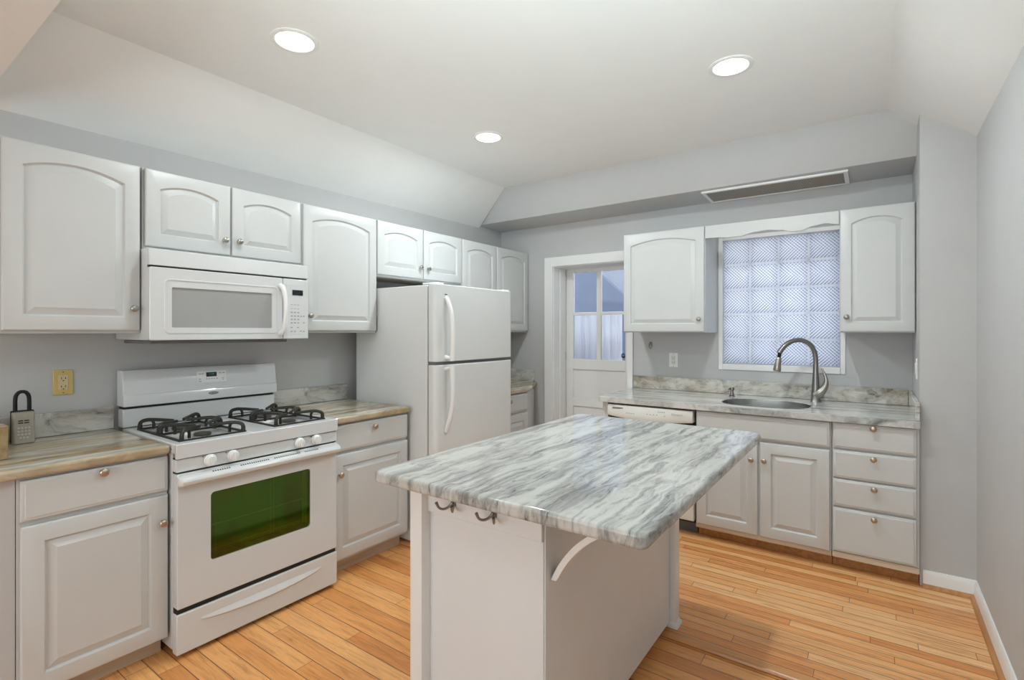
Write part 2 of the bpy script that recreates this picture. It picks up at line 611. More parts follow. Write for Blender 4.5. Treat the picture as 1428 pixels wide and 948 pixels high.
def panel_door(name, parent, x0, x1, z0, z1, yf, arch=0.0, frame=0.058, mat='cab', field=0.036):
    """routed raised-panel slab door facing -y, front plane at yf"""
    m = MB()
    T = 0.019
    a2 = arch
    R = []
    for d, y, a in ((0.0, yf + T, 0), (0.0, yf + 0.006, 0), (0.003, yf + 0.002, 0), (0.008, yf, 0),
                    (frame, yf, a2), (frame + 0.003, yf + 0.007, a2), (frame + 0.007, yf + 0.0105, a2),
                    (frame + field, yf + 0.0015, a2 * 0.96), (frame + field + 0.0015, yf + 0.0004, a2 * 0.96)):
        R.append([(p[0], y, p[1]) for p in arch_outline(x0, x1, z0, z1, d, a)])
    m.rings(R)
    return m.build(name, mat, parent, angle=25)


def slab_front(name, parent, x0, x1, z0, z1, yf, mat='cab'):
    m = MB()
    R = []
    for d, y in ((0, yf + 0.019), (0, yf + 0.007), (0.004, yf + 0.004), (0.010, yf + 0.0025), (0.013, yf), (0.02, yf)):
        R.append([(x0 + d, y, z0 + d), (x1 - d, y, z0 + d), (x1 - d, y, z1 - d), (x0 + d, y, z1 - d)])
    m.rings(R)
    return m.build(name, mat, parent, angle=25)


def knob(parent, x, z, yf, mat='bronze', s=1.0):
    m = MB()
    prof = [(0.0095, 0), (0.0085, -0.003), (0.0055, -0.006), (0.0048, -0.013), (0.008, -0.016), (0.0145, -0.018),
            (0.0158, -0.0215), (0.0145, -0.0255), (0.0095, -0.0285), (0.003, -0.0295)]
    m.lathe([(r * s, d * s) for r, d in prof], (x, yf, z), 'y', 20)
    return m.build('knob', mat, parent, angle=50)


def frange(a, b, n):
    return [a + (b - a) * i / (n - 1) for i in range(n)]


# ------------------------------------------------------------------ room shell
XW, YB = 3.49, 4.13          # right wall, back wall
ZC, ZW = 2.64, 2.36          # flat ceiling, top of the walls
YN = 2.28                    # edge of the raised strip floor
YF = -2.4                    # far end of the dining room behind the camera

struct(MB().box(-0.12, XW + 0.12, YF - .1, YN, -0.12, 0.0).build('floor', 'floor1', keep_origin=True))
struct(MB().box(-0.12, XW + 0.12, YN + 0.026, YB + 0.27, -0.12, 0.02).build('floor_back', 'floor2', keep_origin=True))
nz = MB()
nz.prism([(YN - 0.012, 0.0005), (YN - 0.016, 0.008), (YN - 0.013, 0.016), (YN - 0.004, 0.0205), (YN + 0.026, 0.0205), (YN + 0.026, -0.1), (YN, -0.1), (YN, 0.0005)], 'x', 0.0, XW)
struct(nz.build('trim_nosing', 'nose', keep_origin=True))

struct(MB().box(-0.12, 0.0, YF - .1, YB + 0.27, -0.12, ZC + .1).build('wall_left', 'wall', keep_origin=True))
struct(MB().box(XW, XW + 0.12, YF - .1, YB + 0.27, -0.12, ZC + .1).build('wall_right', 'wall', keep_origin=True))
# back wall with the door and window openings
DX0, DX1, DZ = 0.602, 1.345, 1.985
WX0, WX1, WZ0, WZ1 = 2.085, 2.905, 1.085, 2.10
wb = MB()
YB2 = YB + 0.27
wb.box(0, DX0, YB, YB2, -0.12, ZC + .1)
wb.box(DX0, DX1, YB, YB2, DZ, ZC + .1)
wb.box(DX1, WX0, YB, YB2, -0.12, ZC + .1)
wb.box(WX0, WX1, YB, YB2, -0.12, WZ0)
wb.box(WX0, WX1, YB, YB2, WZ1, ZC + .1)
wb.box(WX1, XW, YB, YB2, -0.12, ZC + .1)
struct(wb.build('wall_back', 'wall', keep_origin=True))
# front wall of the dining room with a wide window added for fill
wf = MB()
wf.box(0, 0.45, YF - .1, YF, -.12, ZC + .1)
wf.box(3.05, XW, YF - .1, YF, -.12, ZC + .1)
wf.box(0.45, 3.05, YF - .1, YF, -.12, 0.55)
wf.box(0.45, 3.05, YF - .1, YF, 2.15, ZC + .1)
struct(wf.build('wall_front', 'wall', keep_origin=True))
w2 = MB()
for xx in (0.45, 1.29, 2.15, 2.99):
    w2.box(xx, xx + 0.06, YF - .09, YF - .03, 0.55, 2.15)
for zz in (0.55, 2.09):
    w2.box(0.45, 3.05, YF - .09, YF - .03, zz, zz + 0.06)
struct(w2.build('added_window', 'trim', keep_origin=True))
# return wall between the kitchen run and the dining room, and the wall pier beside the sink run
struct(MB().box(0.0, 0.625, 0.30, 0.446, 0.0, 0.861).build('wall_return', 'wall', keep_origin=True))
pz = lambda x: ZW + 0.012 + (XW - x) * 0.75
pr_ = MB()
pr_.rings([[(3.262, 3.49, 0.0), (XW, 3.49, 0.0), (XW, 3.49, pz(XW)), (3.262, 3.49, pz(3.262))],
           [(3.262, YB, 0.0), (XW, YB, 0.0), (XW, YB, pz(XW)), (3.262, YB, pz(3.262))]])
struct(pr_.build('wall_pier', 'wall', keep_origin=True))

# ceiling: flat centre, sloped sides (white) and the hip towards the dining room
cl = MB()


def quad(mb, *p):
    mb.bm.faces.new([mb.bm.verts.new(q) for q in p])


XL, XR = 0.415, 3.13
YS, YH = 3.62, 0.54
quad(cl, (XL, YH, ZC), (XR, YH, ZC), (XR, YS, ZC), (XL, YS, ZC))
quad(cl, (0, 0.45, ZW - .03), (XL, YH, ZC), (XL, YS, ZC), (0, 3.775, ZW))
quad(cl, (XR, YH, ZC), (XW, 0.45, pz(XW)), (XW, YB, pz(XW)), (XR, YB, ZC))
quad(cl, (0, 0.45, ZW - .03), (XW, 0.45, ZW), (XR, YH, ZC), (XL, YH, ZC))
quad(cl, (0, 0.45, ZW - .03), (XW, 0.45, ZW), (XW, YF, ZW), (0, YF, ZW))
struct(cl.build('ceiling', 'ceil', keep_origin=True))
struct(MB().box(-0.12, XW + .12, YF - .1, YB2, ZC + 0.1, ZC + 0.16).build('light_seal_slab', 'ceil', keep_origin=True))  # unseen slab over the rooms, added to keep sky light from leaking in
# boxed soffit over the sink run
sf = MB()
sf.rings([[(0.0, 3.775, 2.385), (0.0, 3.80, 2.380), (0.0, YB, 2.372), (0.0, YB, ZC + .05), (0.0, YS, ZC + .05), (0.0, YS, ZC)],
          [(3.262, 3.775, 2.395), (3.262, 3.80, 2.390), (3.262, YB, 2.378), (3.262, YB, ZC + .05), (3.262, YS, ZC + .05), (3.262, YS, ZC)]])
struct(sf.build('wall_soffit', 'wall', keep_origin=True))

# baseboards and the oak shoe strip
bb = [(0, 0), (0, 0.088), (-0.006, 0.088), (-0.010, 0.078), (-0.013, 0.066), (-0.013, 0)]
m = MB()
m.rings([[(XW + a, y, z + (0.02 if y > 2 else 0.02)) for a, z in bb] for y in (YN + .03, 3.49 - 0.013)])
struct(m.build('baseboard_right', 'trim', keep_origin=True))
m = MB()
m.rings([[(x, 3.49 + a, z + 0.02) for a, z in bb] for x in (3.275, XW)])
struct(m.build('baseboard_back', 'trim', keep_origin=True))
m = MB()
sh = [(-0.013, 0), (-0.013, 0.018), (-0.022, 0.015), (-0.03, 0.007), (-0.031, 0)]
m.rings([[(XW + a, y, z + 0.02) for a, z in sh] for y in (YN + .03, 3.49 - 0.03)])
m.rings([[(x, 3.49 + a, z + 0.02) for a, z in sh] for x in (3.272, XW - 0.013)])
struct(m.build('trim_shoe', 'shoe', keep_origin=True))

# ------------------------------------------------------------------ glass-block window
win = bpy.data.objects.new('window_1', None)
win.location = ((WX0 + WX1) / 2, YB, WZ0)
COL.objects.link(win)
struct(win)
wx = (WX1 - WX0) / 2
wh = WZ1 - WZ0
fr = MB()
fr.box(-wx, -wx + 0.03, -0.008, 0.06, 0, wh)
fr.box(wx - 0.03, wx, -0.008, 0.06, 0, wh)
fr.box(-wx + 0.03, wx - 0.03, -0.010, 0.06, 0, 0.045)
fr.box(-wx + 0.03, wx - 0.03, -0.008, 0.06, wh - 0.03, wh)
fr.build('window_frame', 'trim', win, 0.003)
gx0, gx1, gz0, gz1 = -wx + 0.03, wx - 0.03, 0.045, wh - 0.03
ncol, nrow = 4, 5
px_, pz_ = (gx1 - gx0) / ncol, (gz1 - gz0) / nrow
sp = MB()
for i in range(1, ncol):
    sp.box(gx0 + i * px_ - 0.008, gx0 + i * px_ + 0.008, 0.020, 0.05, gz0, gz1)
sp.box(gx0, gx0 + 0.008, 0.020, 0.05, gz0, gz1)
sp.box(gx1 - 0.008, gx1, 0.020, 0.05, gz0, gz1)
sp.build('spacer', 'mortar', win)
sp = MB()
for k in range(1, nrow):
    sp.box(gx0, gx1, 0.019, 0.05, gz0 + k * pz_ - 0.008, gz0 + k * pz_ + 0.008)
sp.box(gx0, gx1, 0.019, 0.05, gz0, gz0 + 0.008)
sp.box(gx0, gx1, 0.019, 0.05, gz1 - 0.008, gz1)
sp.build('spacer', 'mortar', win)
g0 = MB()
hw_, hh_ = px_ / 2 - 0.008, pz_ / 2 - 0.008
g0.rings([[(sx * (hw_ - d), y, sz * (hh_ - d)) for sx, sz in ((-1, -1), (1, -1), (1, 1), (-1, 1))]
          for d, y in ((0, 0.05), (0, 0.020), (0.004, 0.015), (0.012, 0.0125), (0.03, 0.012))])
gb = g0.build('glass_block', 'block', win)
first = True
for k in range(nrow):
    for i in range(ncol):
        o = gb if first else gb.copy()
        if not first:
            COL.objects.link(o)
        first = False
        o.location = (gx0 + (i + .5) * px_, 0, gz0 + (k + .5) * pz_)

# ------------------------------------------------------------------ back door in its deep jamb
dr = bpy.data.objects.new('door_1', None)
dr.location = (DX0, YB + 0.23, 0.02)
COL.objects.link(dr)
struct(dr)
DW = DX1 - DX0
ZG = -0.02
gl_x = [(0.088, 0.333), (0.378, 0.623)]
gl_z = [(1.112, 1.532), (1.556, 1.940)]
d = MB()
T0, T1 = 0.0, 0.035
zt = DZ - 0.022
d.box(0.002, 0.088, T0, T1, 0.005, zt)
d.box(0.623, DW - 0.002, T0, T1, 0.005, zt)
d.box(0.333, 0.378, T0 + .006, T1, 1.112 + ZG, 1.940 + ZG)
d.box(0.088, 0.623, T0, T1, 1.940 + ZG, zt)
d.box(0.088, 0.333, T0 + .006, T1, 1.532 + ZG, 1.556 + ZG)
d.box(0.378, 0.623, T0 + .006, T1, 1.532 + ZG, 1.556 + ZG)
d.box(0.088, 0.623, T0, T1, 1.014 + ZG, 1.112 + ZG)
d.box(0.088, 0.623, T0 + .012, T1, 0.735 + ZG, 1.014 + ZG)
d.box(0.088, 0.623, T0, T1, 0.640, 0.735 + ZG)
d.box(0.088, 0.623, T0 + .012, T1, 0.25, 0.640)
d.box(0.088, 0.623, T0, T1, 0.005, 0.25)
d.build('door_panel', 'trim', dr, 0.003)
for (xa, xb) in gl_x:
    for (za, zb) in gl_z:
        MB().box(xa, xb, T0 + .016, T0 + .021, za + ZG, zb + ZG).build('glass_pane', 'glass', dr)
st = MB()
st.prism([(0.598 + 0.021 * math.cos(PI / 8 + k * PI / 4), 1.135 + 0.024 * math.sin(PI / 8 + k * PI / 4)) for k in range(8)], 'y', T0 + .0135, T0 + .0155)
stk = st.build('sticker', 'navy', dr)
stk['label'] = 'dark blue octagonal alarm sticker'
text_mesh('lettering', 'ADT', 0.0165, 'sticker_white', stk, at_face(0.598, T0 + .0132, 1.137))
for zz in (1.93, 1.12, 0.30):
    h = MB()
    h.lathe([(0.006, -0.04), (0.007, -0.038), (0.007, 0.038), (0.006, 0.04)], (0.006, T0 - .006, zz), 'z', 12)
    h.build('hinge', 'nickel', dr)
# jamb lining, stop and casing
j = MB()
j.box(DX0, DX0 + 0.012, YB, YB + 0.228, 0.02, DZ)
j.box(DX0 + .012, DX0 + 0.024, YB + 0.10, YB + 0.20, 0.02, DZ - .012)
j.box(DX1 - 0.012, DX1, YB, YB + 0.228, 0.02, DZ)
j.box(DX0 + .012, DX1 - .012, YB, YB + 0.228, DZ - 0.012, DZ)
struct(j.build('trim_jamb', 'trim', None, 0.002, keep_origin=True))
c = MB()
CW = 0.085
for (xa, xb, za, zb) in ((DX0 - CW, DX0 + .004, 0.02, DZ + CW), (DX1 - .004, DX1 + 0.05, 0.02, DZ + CW), (DX0 + .004, DX1 - .004, DZ - .004, DZ + CW)):
    c.box(xa, xb, YB - 0.018, YB, za, zb)
struct(c.build('trim_casing', 'trim', None, 0.004, keep_origin=True))

# curtain hung behind the two lower panes, and the porch seen through the upper ones
cu = MB()
n = 60
ra, rb = [], []
for i in range(n + 1):
    x = 0.02 + (0.565 - 0.02) * i / n
    y = 0.06 + 0.005 * math.sin(i * 0.75) + 0.002 * math.sin(i * 1.7)
    ra.append((DX0 + x, YB + .23 + y, 1.10))
    rb.append((DX0 + x, YB + .23 + y, 1.562))
for k in range(n):
    quad(cu, ra[k], ra[k + 1], rb[k + 1], rb[k])
co = cu.build('curtain', 'curtain', None)
sol = co.modifiers.new('thickness', 'SOLIDIFY')
sol.thickness = 0.002
tag(co, 'sheer white cafe curtain behind the lower door panes', 'curtain')
PY = 5.7
pw = MB()
pw.prism([(-1.8, -0.1), (1.6, -0.1), (1.6, 1.02), (0.38, 2.025), (-1.8, 3.82)], 'y', PY, PY + 0.1)
struct(pw.build('wall_porch', 'porch', keep_origin=True))
struct(MB().box(-2.6, 2.6, PY + 0.9, PY + 1.0, -0.1, 3.4).build('wall_yard', 'porchc', keep_origin=True))
struct(MB().box(-1.4, 2.0, YB2, PY + .1, -0.14, -0.02).build('floor_porch', 'porchc', keep_origin=True))


# ------------------------------------------------------------------ upper cabinets
def upper(name, label, loc, rz, w, z0, z1, depth, doors, group, arch=0.045, wood_under=False, kmat='pewter'):
    """doors: (x0, x1, knob x, knob z)"""
    t = thing(name, label, 'cabinet', loc, rz, group)
    yf = -depth
    m = MB()
    m.box(0.0005, w - .0005, yf + 0.021, -0.001, z0, z1)
    m.build('body', 'cab', t, 0.001)
    if wood_under:
        MB().box(0.02, w - .02, yf + .06, -0.02, z0 - .0012, z0 - .0002).build('underside', 'rootw', t)
    for (a, b, kx, kz, dz0) in doors:
        fr_ = min(0.058, (b - a) * 0.17)
        dd = panel_door('door', t, a, b, dz0, z1 - 0.004, yf, arch * min(1.0, (b - a) / 0.4), fr_, field=0.034 if b - a > .4 else 0.03)
        if kx is not None:
            knob(dd, kx, kz, yf, kmat)
    return t


UL = 'white upper cabinets along the stove wall'
ZB, ZT = 1.368, 2.134
LW = PI / 2
upper('upper_cabinet', 'tall single-door white wall cabinet left of the microwave', (0.001, 0.460, 0), LW, 0.462, ZB, ZT, 0.33,
      [(0.003, 0.457, 0.429, 1.479, ZB + .012)], UL, 0.036)
upper('upper_cabinet', 'short two-door white wall cabinet directly above the microwave', (0.001, 0.930, 0), LW, 0.795, 1.76, ZT, 0.33,
      [(0.008, 0.388, 0.355, 1.844, 1.772), (0.398, 0.788, 0.428, 1.847, 1.772)], UL, 0.030)
upper('upper_cabinet', 'tall single-door white wall cabinet between microwave and refrigerator', (0.001, 1.727, 0), LW, 0.553, ZB, ZT, 0.33,
      [(0.009, 0.549, 0.045, 1.470, ZB + .012)], UL, 0.036)
upper('upper_cabinet', 'short two-door white wall cabinet above the refrigerator', (0.001, 2.282, 0), LW, 0.866, 1.752, ZT, 0.33,
      [(0.003, 0.429, 0.393, 1.846, 1.765), (0.437, 0.864, 0.474, 1.844, 1.765)], UL, 0.030, True)
upper('upper_cabinet', 'two-door white wall cabinet in the corner beyond the refrigerator', (0.001, 3.150, 0), LW, 0.975, ZB, ZT, 0.33,
      [(0.008, 0.462, None, 0, ZB + .012), (0.476, 0.970, None, 0, ZB + .012)], UL, 0.036)
UB = 'white upper cabinets along the sink wall'
UD = 0.36
upper('upper_cabinet', 'single-door white wall cabinet between the back door and window', (1.455, YB - .001, 0), 0, 0.622, ZB, ZT, UD,
      [(0.004, 0.616, 0.583, 1.465, ZB + .006)], UB, 0.036)
upper('upper_cabinet', 'single-door white wall cabinet right of the glass block window', (2.886, YB - .001, 0), 0, 0.374, ZB, ZT, UD,
      [(0.003, 0.371, 0.038, 1.465, ZB + .006)], UB, 0.036)

# scalloped valance between them
v = MB()
top, bot = [], []
ks = [(2.0785, 2.040), (2.16, 2.038), (2.24, 2.031), (2.31, 2.031), (2.40, 2.050), (2.48, 2.055), (2.56, 2.045), (2.63, 2.027), (2.67, 2.027), (2.75, 2.050), (2.81, 2.058), (2.8845, 2.044)]


def smooth_curve(kp, n):
    out = []
    for i in range(n + 1):
        x = kp[0][0] + (kp[-1][0] - kp[0][0]) * i / n
        for (xa, za), (xb, zb) in zip(kp, kp[1:]):
            if xa <= x <= xb + 1e-9:
                s = (x - xa) / (xb - xa)
                s = s * s * (3 - 2 * s)
                out.append((x, za + (zb - za) * s))
                break
    return out


wave = smooth_curve(ks, 66)
poly = wave + [(2.8845, 2.128), (2.0785, 2.128)]
v.prism(poly, 'y', 3.772, 3.790)
tag(v.build('valance', 'cab', None, 0.0015), 'white scalloped wooden valance spanning above the window', 'valance')


# ------------------------------------------------------------------ base cabinets
ZK = 0.862


def base_cab(label, loc, rz, w, depth, fronts, group, z_floor=0.0, toe=True, door_frame=0.062, hollow=False):
    t = thing('base_cabinet', label, 'cabinet', loc, rz, group)
    yf = -depth
    if hollow:
        hb = MB()
        hb.box(0.0005, 0.018, yf + 0.021, -0.001, 0.09, ZK - .0005)
        hb.box(w - .018, w - .0005, yf + 0.021, -0.001, 0.09, ZK - .0005)
        hb.box(0.018, w - .018, yf + 0.021, yf + 0.04, 0.09, ZK - .0005)
        hb.box(0.018, w - .018, yf + 0.04, -0.001, 0.09, 0.108)
        hb.build('body', 'cab', t, 0.001)
    else:
        MB().box(0.0005, w - .0005, yf + 0.021, -0.001, 0.09, ZK - .0005).build('body', 'cab', t, 0.001)
    if toe:
        MB().box(0.001, w - .001, yf + 0.085, -0.002, z_floor + .0005, 0.0898).build('toe_kick', 'shoe' if z_floor else 'toe', t)
        if z_floor:
            MB().box(0.002, w - .002, yf + 0.012, yf + 0.0205, 0.0905, 0.122).build('bottom_rail', 'toe', t)
    for kind, a, b, z0, z1, kx, kz in fronts:
        if kind == 'door':
            o = panel_door('door', t, a, b, z0, z1, yf, 0.0, door_frame, field=0.034)
        else:
            o = slab_front('drawer' if kind == 'drawer' else 'false_front', t, a, b, z0, z1, yf)
        if kx is not None:
            knob(o, kx, kz, yf, 'bronze')
    return t


BL = 'white base cabinets along the stove wall'
base_cab('white base cabinet left of the stove, under the lockbox counter', (0.001, 0.448, 0), LW, 0.467, 0.645,
         [('drawer', 0.009, 0.464, 0.708, 0.852, 0.240, 0.836), ('door', 0.009, 0.464, 0.09, 0.690, 0.440, 0.580)], BL)
base_cab('white base cabinet between the stove and the refrigerator', (0.001, 1.708, 0), LW, 0.562, 0.645,
         [('drawer', 0.006, 0.556, 0.706, 0.852, 0.285, 0.815), ('door', 0.006, 0.556, 0.105, 0.688, 0.046, 0.580)], BL)
t = base_cab('white base cabinet in the corner beyond the refrigerator', (0.001, 3.150, 0), LW, 0.505, 0.645,
             [('drawer', 0.006, 0.492, 0.706, 0.852, 0.22, 0.805), ('door', 0.006, 0.492, 0.105, 0.688, 0.046, 0.58)], BL, 0.02)
e = MB()
e.prism([(0.507, -0.625), (0.965, -0.40), (0.965, -0.003), (0.507, -0.003)], 'z', 0.09, ZK - .001)
e.build('end_panel', 'cab', t, 0.001)
BBG = 'white base cabinets along the sink wall'
BD = 0.695
base_cab('white sink base cabinet with two doors under a long false front', (2.104, YB - .001, 0), 0, 0.760, BD,
         [('false', 0.006, 0.752, 0.710, 0.855, None, 0), ('door', 0.006, 0.374, 0.118, 0.695, 0.340, 0.584), ('door', 0.386, 0.752, 0.118, 0.695, 0.412, 0.587)], BBG, 0.02, hollow=True)
base_cab('white four-drawer base cabinet at the right end, beside the grey pier', (2.866, YB - .001, 0), 0, 0.394, BD,
         [('drawer', 0.007, 0.380, 0.715, 0.858, 0.194, 0.841), ('drawer', 0.007, 0.380, 0.548, 0.703, 0.194, 0.675),
          ('drawer', 0.007, 0.380, 0.388, 0.538, 0.197, 0.510), ('drawer', 0.007, 0.380, 0.130, 0.375, 0.197, 0.345)], BBG, 0.02)
ep = MB()
ep.box(1.432, 1.474, 3.455, YB - .002, 0.021, ZK - .001)
tag(ep.build('end_panel', 'cab', None, 0.002), 'narrow white end panel left of the dishwasher, near the door', 'panel')


# ------------------------------------------------------------------ countertops and splashes
def counter(name, poly, z0, z1, mat, label, cat='countertop', hole=None, bevel=0.012, seg=4):
    bm = bmesh.new()

    def loop(pts, z):
        vs = [bm.verts.new((x, y, z)) for x, y in pts]
        es = [bm.edges.new((vs[i], vs[(i + 1) % len(vs)])) for i in range(len(vs))]
        return vs, es
    if hole is None:
        mb = MB()
        mb.bm.free()
        mb.bm = bm
        mb.prism(poly, 'z', z0, z1)
    else:
        sides = []
        for z in (z0, z1):
            v1, e1 = loop(poly, z)
            v2, e2 = loop(hole, z)
            bmesh.ops.triangle_fill(bm, use_beauty=True, edges=e1 + e2)
            sides.append((v1, v2))
        for a, b in zip(sides[0], sides[1]):
            for i in range(len(a)):
                jn = (i + 1) % len(a)
                bm.faces.new((a[i], a[jn], b[jn], b[i]))
        mb = MB()
        mb.bm.free()
        mb.bm = bm
    o = mb.build(name, mat, None, bevel, seg)
    return tag(o, label, cat)


def rcorner(x, y, r, a0, n=6):
    return [(x + r * math.cos(a0 + PI / 2 * i / n), y + r * math.sin(a0 + PI / 2 * i / n)) for i in range(n + 1)]


ZT0, ZT1 = 0.863, 0.900
counter('countertop', [(0.001, 0.26), (0.662, 0.26), (0.662, 0.914), (0.001, 0.914)], ZT0, ZT1, 'g_left', 'beige streaked granite counter left of the stove, under the lockbox')
counter('countertop', [(0.001, 1.707), (0.662, 1.707), (0.662, 2.274), (0.001, 2.274)], ZT0, ZT1, 'g_left', 'granite counter between the stove and the refrigerator')
counter('countertop', [(0.001, 3.150), (0.662, 3.150)] + [(0.662, 3.645), (0.425, 4.129), (0.001, 4.129)], ZT0, ZT1, 'g_left', 'granite counter with angled end in the corner beyond the refrigerator')
SK = [(2.476 + 0.262 * math.copysign(abs(math.cos(a)) ** 0.75, math.cos(a)), 3.715 + 0.210 * math.copysign(abs(math.sin(a)) ** 0.75, math.sin(a))) for a in [2 * PI * i / 40 for i in range(40)]]
back_poly = [(1.400, YB - .001), (1.400, 3.46)] + [(1.400 + 0.045 * (1 - math.cos(a)), 3.46 - 0.045 * math.sin(a)) for a in frange(0.3, PI / 2, 5)] + [(3.2605, 3.415), (3.2605, YB - .001)]
counter('countertop', back_poly, ZT0, ZT1 + .002, 'g_back', 'long grey and white granite counter around the sink', hole=SK)
isl_poly = rcorner(1.71, 1.155, 0.025, PI) + rcorner(2.615, 1.155, 0.025, 1.5 * PI) + rcorner(2.615, 2.575, 0.025, 0) + rcorner(1.71, 2.575, 0.025, PI / 2)
counter('island_countertop', isl_poly, 0.868, 0.908, 'g_isl', 'large grey and white streaked granite top of the island', bevel=0.010)


def splash(x0, x1, y0, y1, z0, z1, label, mat='g_spl'):
    return tag(MB().box(x0, x1, y0, y1, z0, z1).build('backsplash', mat, None, 0.003), label, 'backsplash')


splash(0.001, 0.022, 0.505, 0.912, ZT1 + .0005, 1.006, 'granite backsplash strip behind the lockbox, left of the stove')
splash(0.001, 0.022, 1.709, 2.274, ZT1 + .0005, 1.006, 'granite backsplash strip between stove and refrigerator')
splash(0.001, 0.40, YB - .022, YB - .001, ZT1 + .0005, 1.006, 'short granite backsplash in the corner left of the door')
splash(1.402, 3.24, YB - .022, YB - .001, ZT1 + .0025, 1.006, 'long granite backsplash below the glass block window')
splash(3.24, 3.2605, 3.44, YB - .001, ZT1 + .0025, 1.000, 'granite side splash against the pier at the right counter end')
splash(0.001, 0.44, 0.30, 0.462, ZT1 + .0005, 1.025, 'raised granite ledge at the far left end of the counter', 'g_left')

# ------------------------------------------------------------------ island
isl = thing('kitchen_island', 'white wooden kitchen island with posts and curved brace, under the granite top', 'island', (2.05, 1.75, 0))
ox, oy = 2.05, 1.75


def ib(x0, x1, y0, y1, z0, z1):
    return MB().box(x0 - ox, x1 - ox, y0 - oy, y1 - oy, z0, z1)


ZI = 0.8675
ib(1.80, 2.29, 1.245, 2.33, 0.055, ZI).build('body', 'isl', isl, 0.001)
ib(1.86, 2.22, 1.31, 2.26, 0.0005, 0.055).build('plinth', 'isl', isl)
ib(1.848, 2.296, 1.240, 1.2448, 0.006, ZI).build('front_panel', 'isl', isl, 0.0015)
ib(1.845, 2.297, 1.229, 1.2398, 0.775, ZI).build('apron', 'isl', isl, 0.002)
ib(2.2902, 2.300, 1.245, 2.325, 0.045, ZI).build('side_panel', 'isl', isl, 0.0015)
ib(1.794, 1.848, 1.200, 1.2448, 0.0005, ZI).build('post', 'trim', isl, 0.002)
pst = ib(2.272, 2.326, 2.332, 2.385, 0.021, ZI).build('post', 'trim', isl, 0.002)
ft = MB()
cxp, cyp = 2.299 - ox, 2.3585 - oy
ft.rings([[(cxp + sx * r, cyp + sy * r, z) for sx, sy in ((-1, -1), (1, -1), (1, 1), (-1, 1))] for r, z in ((0.037, 0.0205), (0.037, 0.032), (0.030, 0.042), (0.0275, 0.046))])
ft.build('post_foot', 'trim', pst)
# arched brace under the overhang
br = MB()
arc = []
xa, za, xb, zb = 2.3005, 0.655, 2.590, 0.8665
a0_ = 0.50
for i in range(21):
    a = a0_ + (PI / 2 - a0_) * i / 20
    arc.append((xb - (xb - xa) * math.cos(a) / math.cos(a0_), za + (zb - za) * (math.sin(a) - math.sin(a0_)) / (1 - math.sin(a0_))))
rings = []
for i, (x, z) in enumerate(arc):
    p0 = arc[max(i - 1, 0)]
    p1 = arc[min(i + 1, 20)]
    tx, tz = p1[0] - p0[0], p1[1] - p0[1]
    L = math.hypot(tx, tz)
    nx, nz_ = tz / L * 0.018, -tx / L * 0.018
    if i == 0:
        nx, nz_ = 0.018, 0
    if i == 20:
        nx, nz_ = 0, -0.018
    rings.append([(x - ox, 1.272 - oy, z), (x + nx - ox, 1.272 - oy, z + nz_), (x + nx - ox, 1.308 - oy, z + nz_), (x - ox, 1.308 - oy, z)])
br.rings(rings)
br.build('brace', 'trim', isl, 0.001)
# two double coat hooks on the apron
for hx in (1.964, 2.128):
    hk = MB()
    X, Y = hx - ox, 1.229 - oy
    hk.rings([[(X + sx, Y - y, z) for sx in (-0.011, 0.011)] + [(X + sx, Y - y - 0.004, z) for sx in (0.011, -0.011)] for y, z in ((0, 0.868 - .002), (0, 0.84), (0, 0.815))])
    plate = hk.build('coat_hook', 'dnickel', isl, 0.002)
    for sg, out in ((-1, 0.034), (1, 0.034)):
        a_ = MB()
        a_.tube([(X + sg * .002, Y - 0.004, 0.826), (X + sg * .010, Y - 0.014, 0.812), (X + sg * .020, Y - 0.028, 0.807), (X + sg * .029, Y - .040, 0.814), (X + sg * .033, Y - 0.046, 0.832)],
                [0.0045, 0.004, 0.0038, 0.004, 0.0052], 10, smooth=2)
        a_.build('prong', 'dnickel', plate)
    for zz in (0.855, 0.833):
        s_ = MB()
        s_.lathe([(0.0042, 0), (0.0036, -0.002), (0.001, -0.0026)], (X, Y - 0.004, zz), 'y', 12)
        s_.build('screw', 'black', plate)

# ------------------------------------------------------------------ gas range
RY0, RY1 = 0.918, 1.702
RW = RY1 - RY0
rg = thing('gas_range', 'white freestanding gas stove with black grates and green-tinted oven window', 'stove', (0.001, RY0, 0), LW)
# local frame: x along the wall, -y out of the wall
YFR = -0.70
MB().box(0.004, RW - .004, -0.655, -0.03, 0.035, 0.862).build('body', 'app', rg, 0.002)
ctm = MB()
ctm.box(0.001, RW - .001, -0.700, -0.02, 0.864, 0.880)
for (a, b, c_, d_) in ((0.001, 0.035, -0.700, -0.10), (0.325, RW - .325, -0.700, -0.10), (RW - .035, RW - .001, -0.700, -0.10)):
    ctm.box(a, b, c_, d_, 0.880, 0.904)
ctm.box(0.035, 0.325, -0.700, -0.648, 0.880, 0.904)
ctm.box(RW - .325, RW - .035, -0.700, -0.648, 0.880, 0.904)
ctm.box(0.035, 0.325, -0.165, -0.10, 0.880, 0.904)
ctm.box(RW - .325, RW - .035, -0.165, -0.10, 0.880, 0.904)
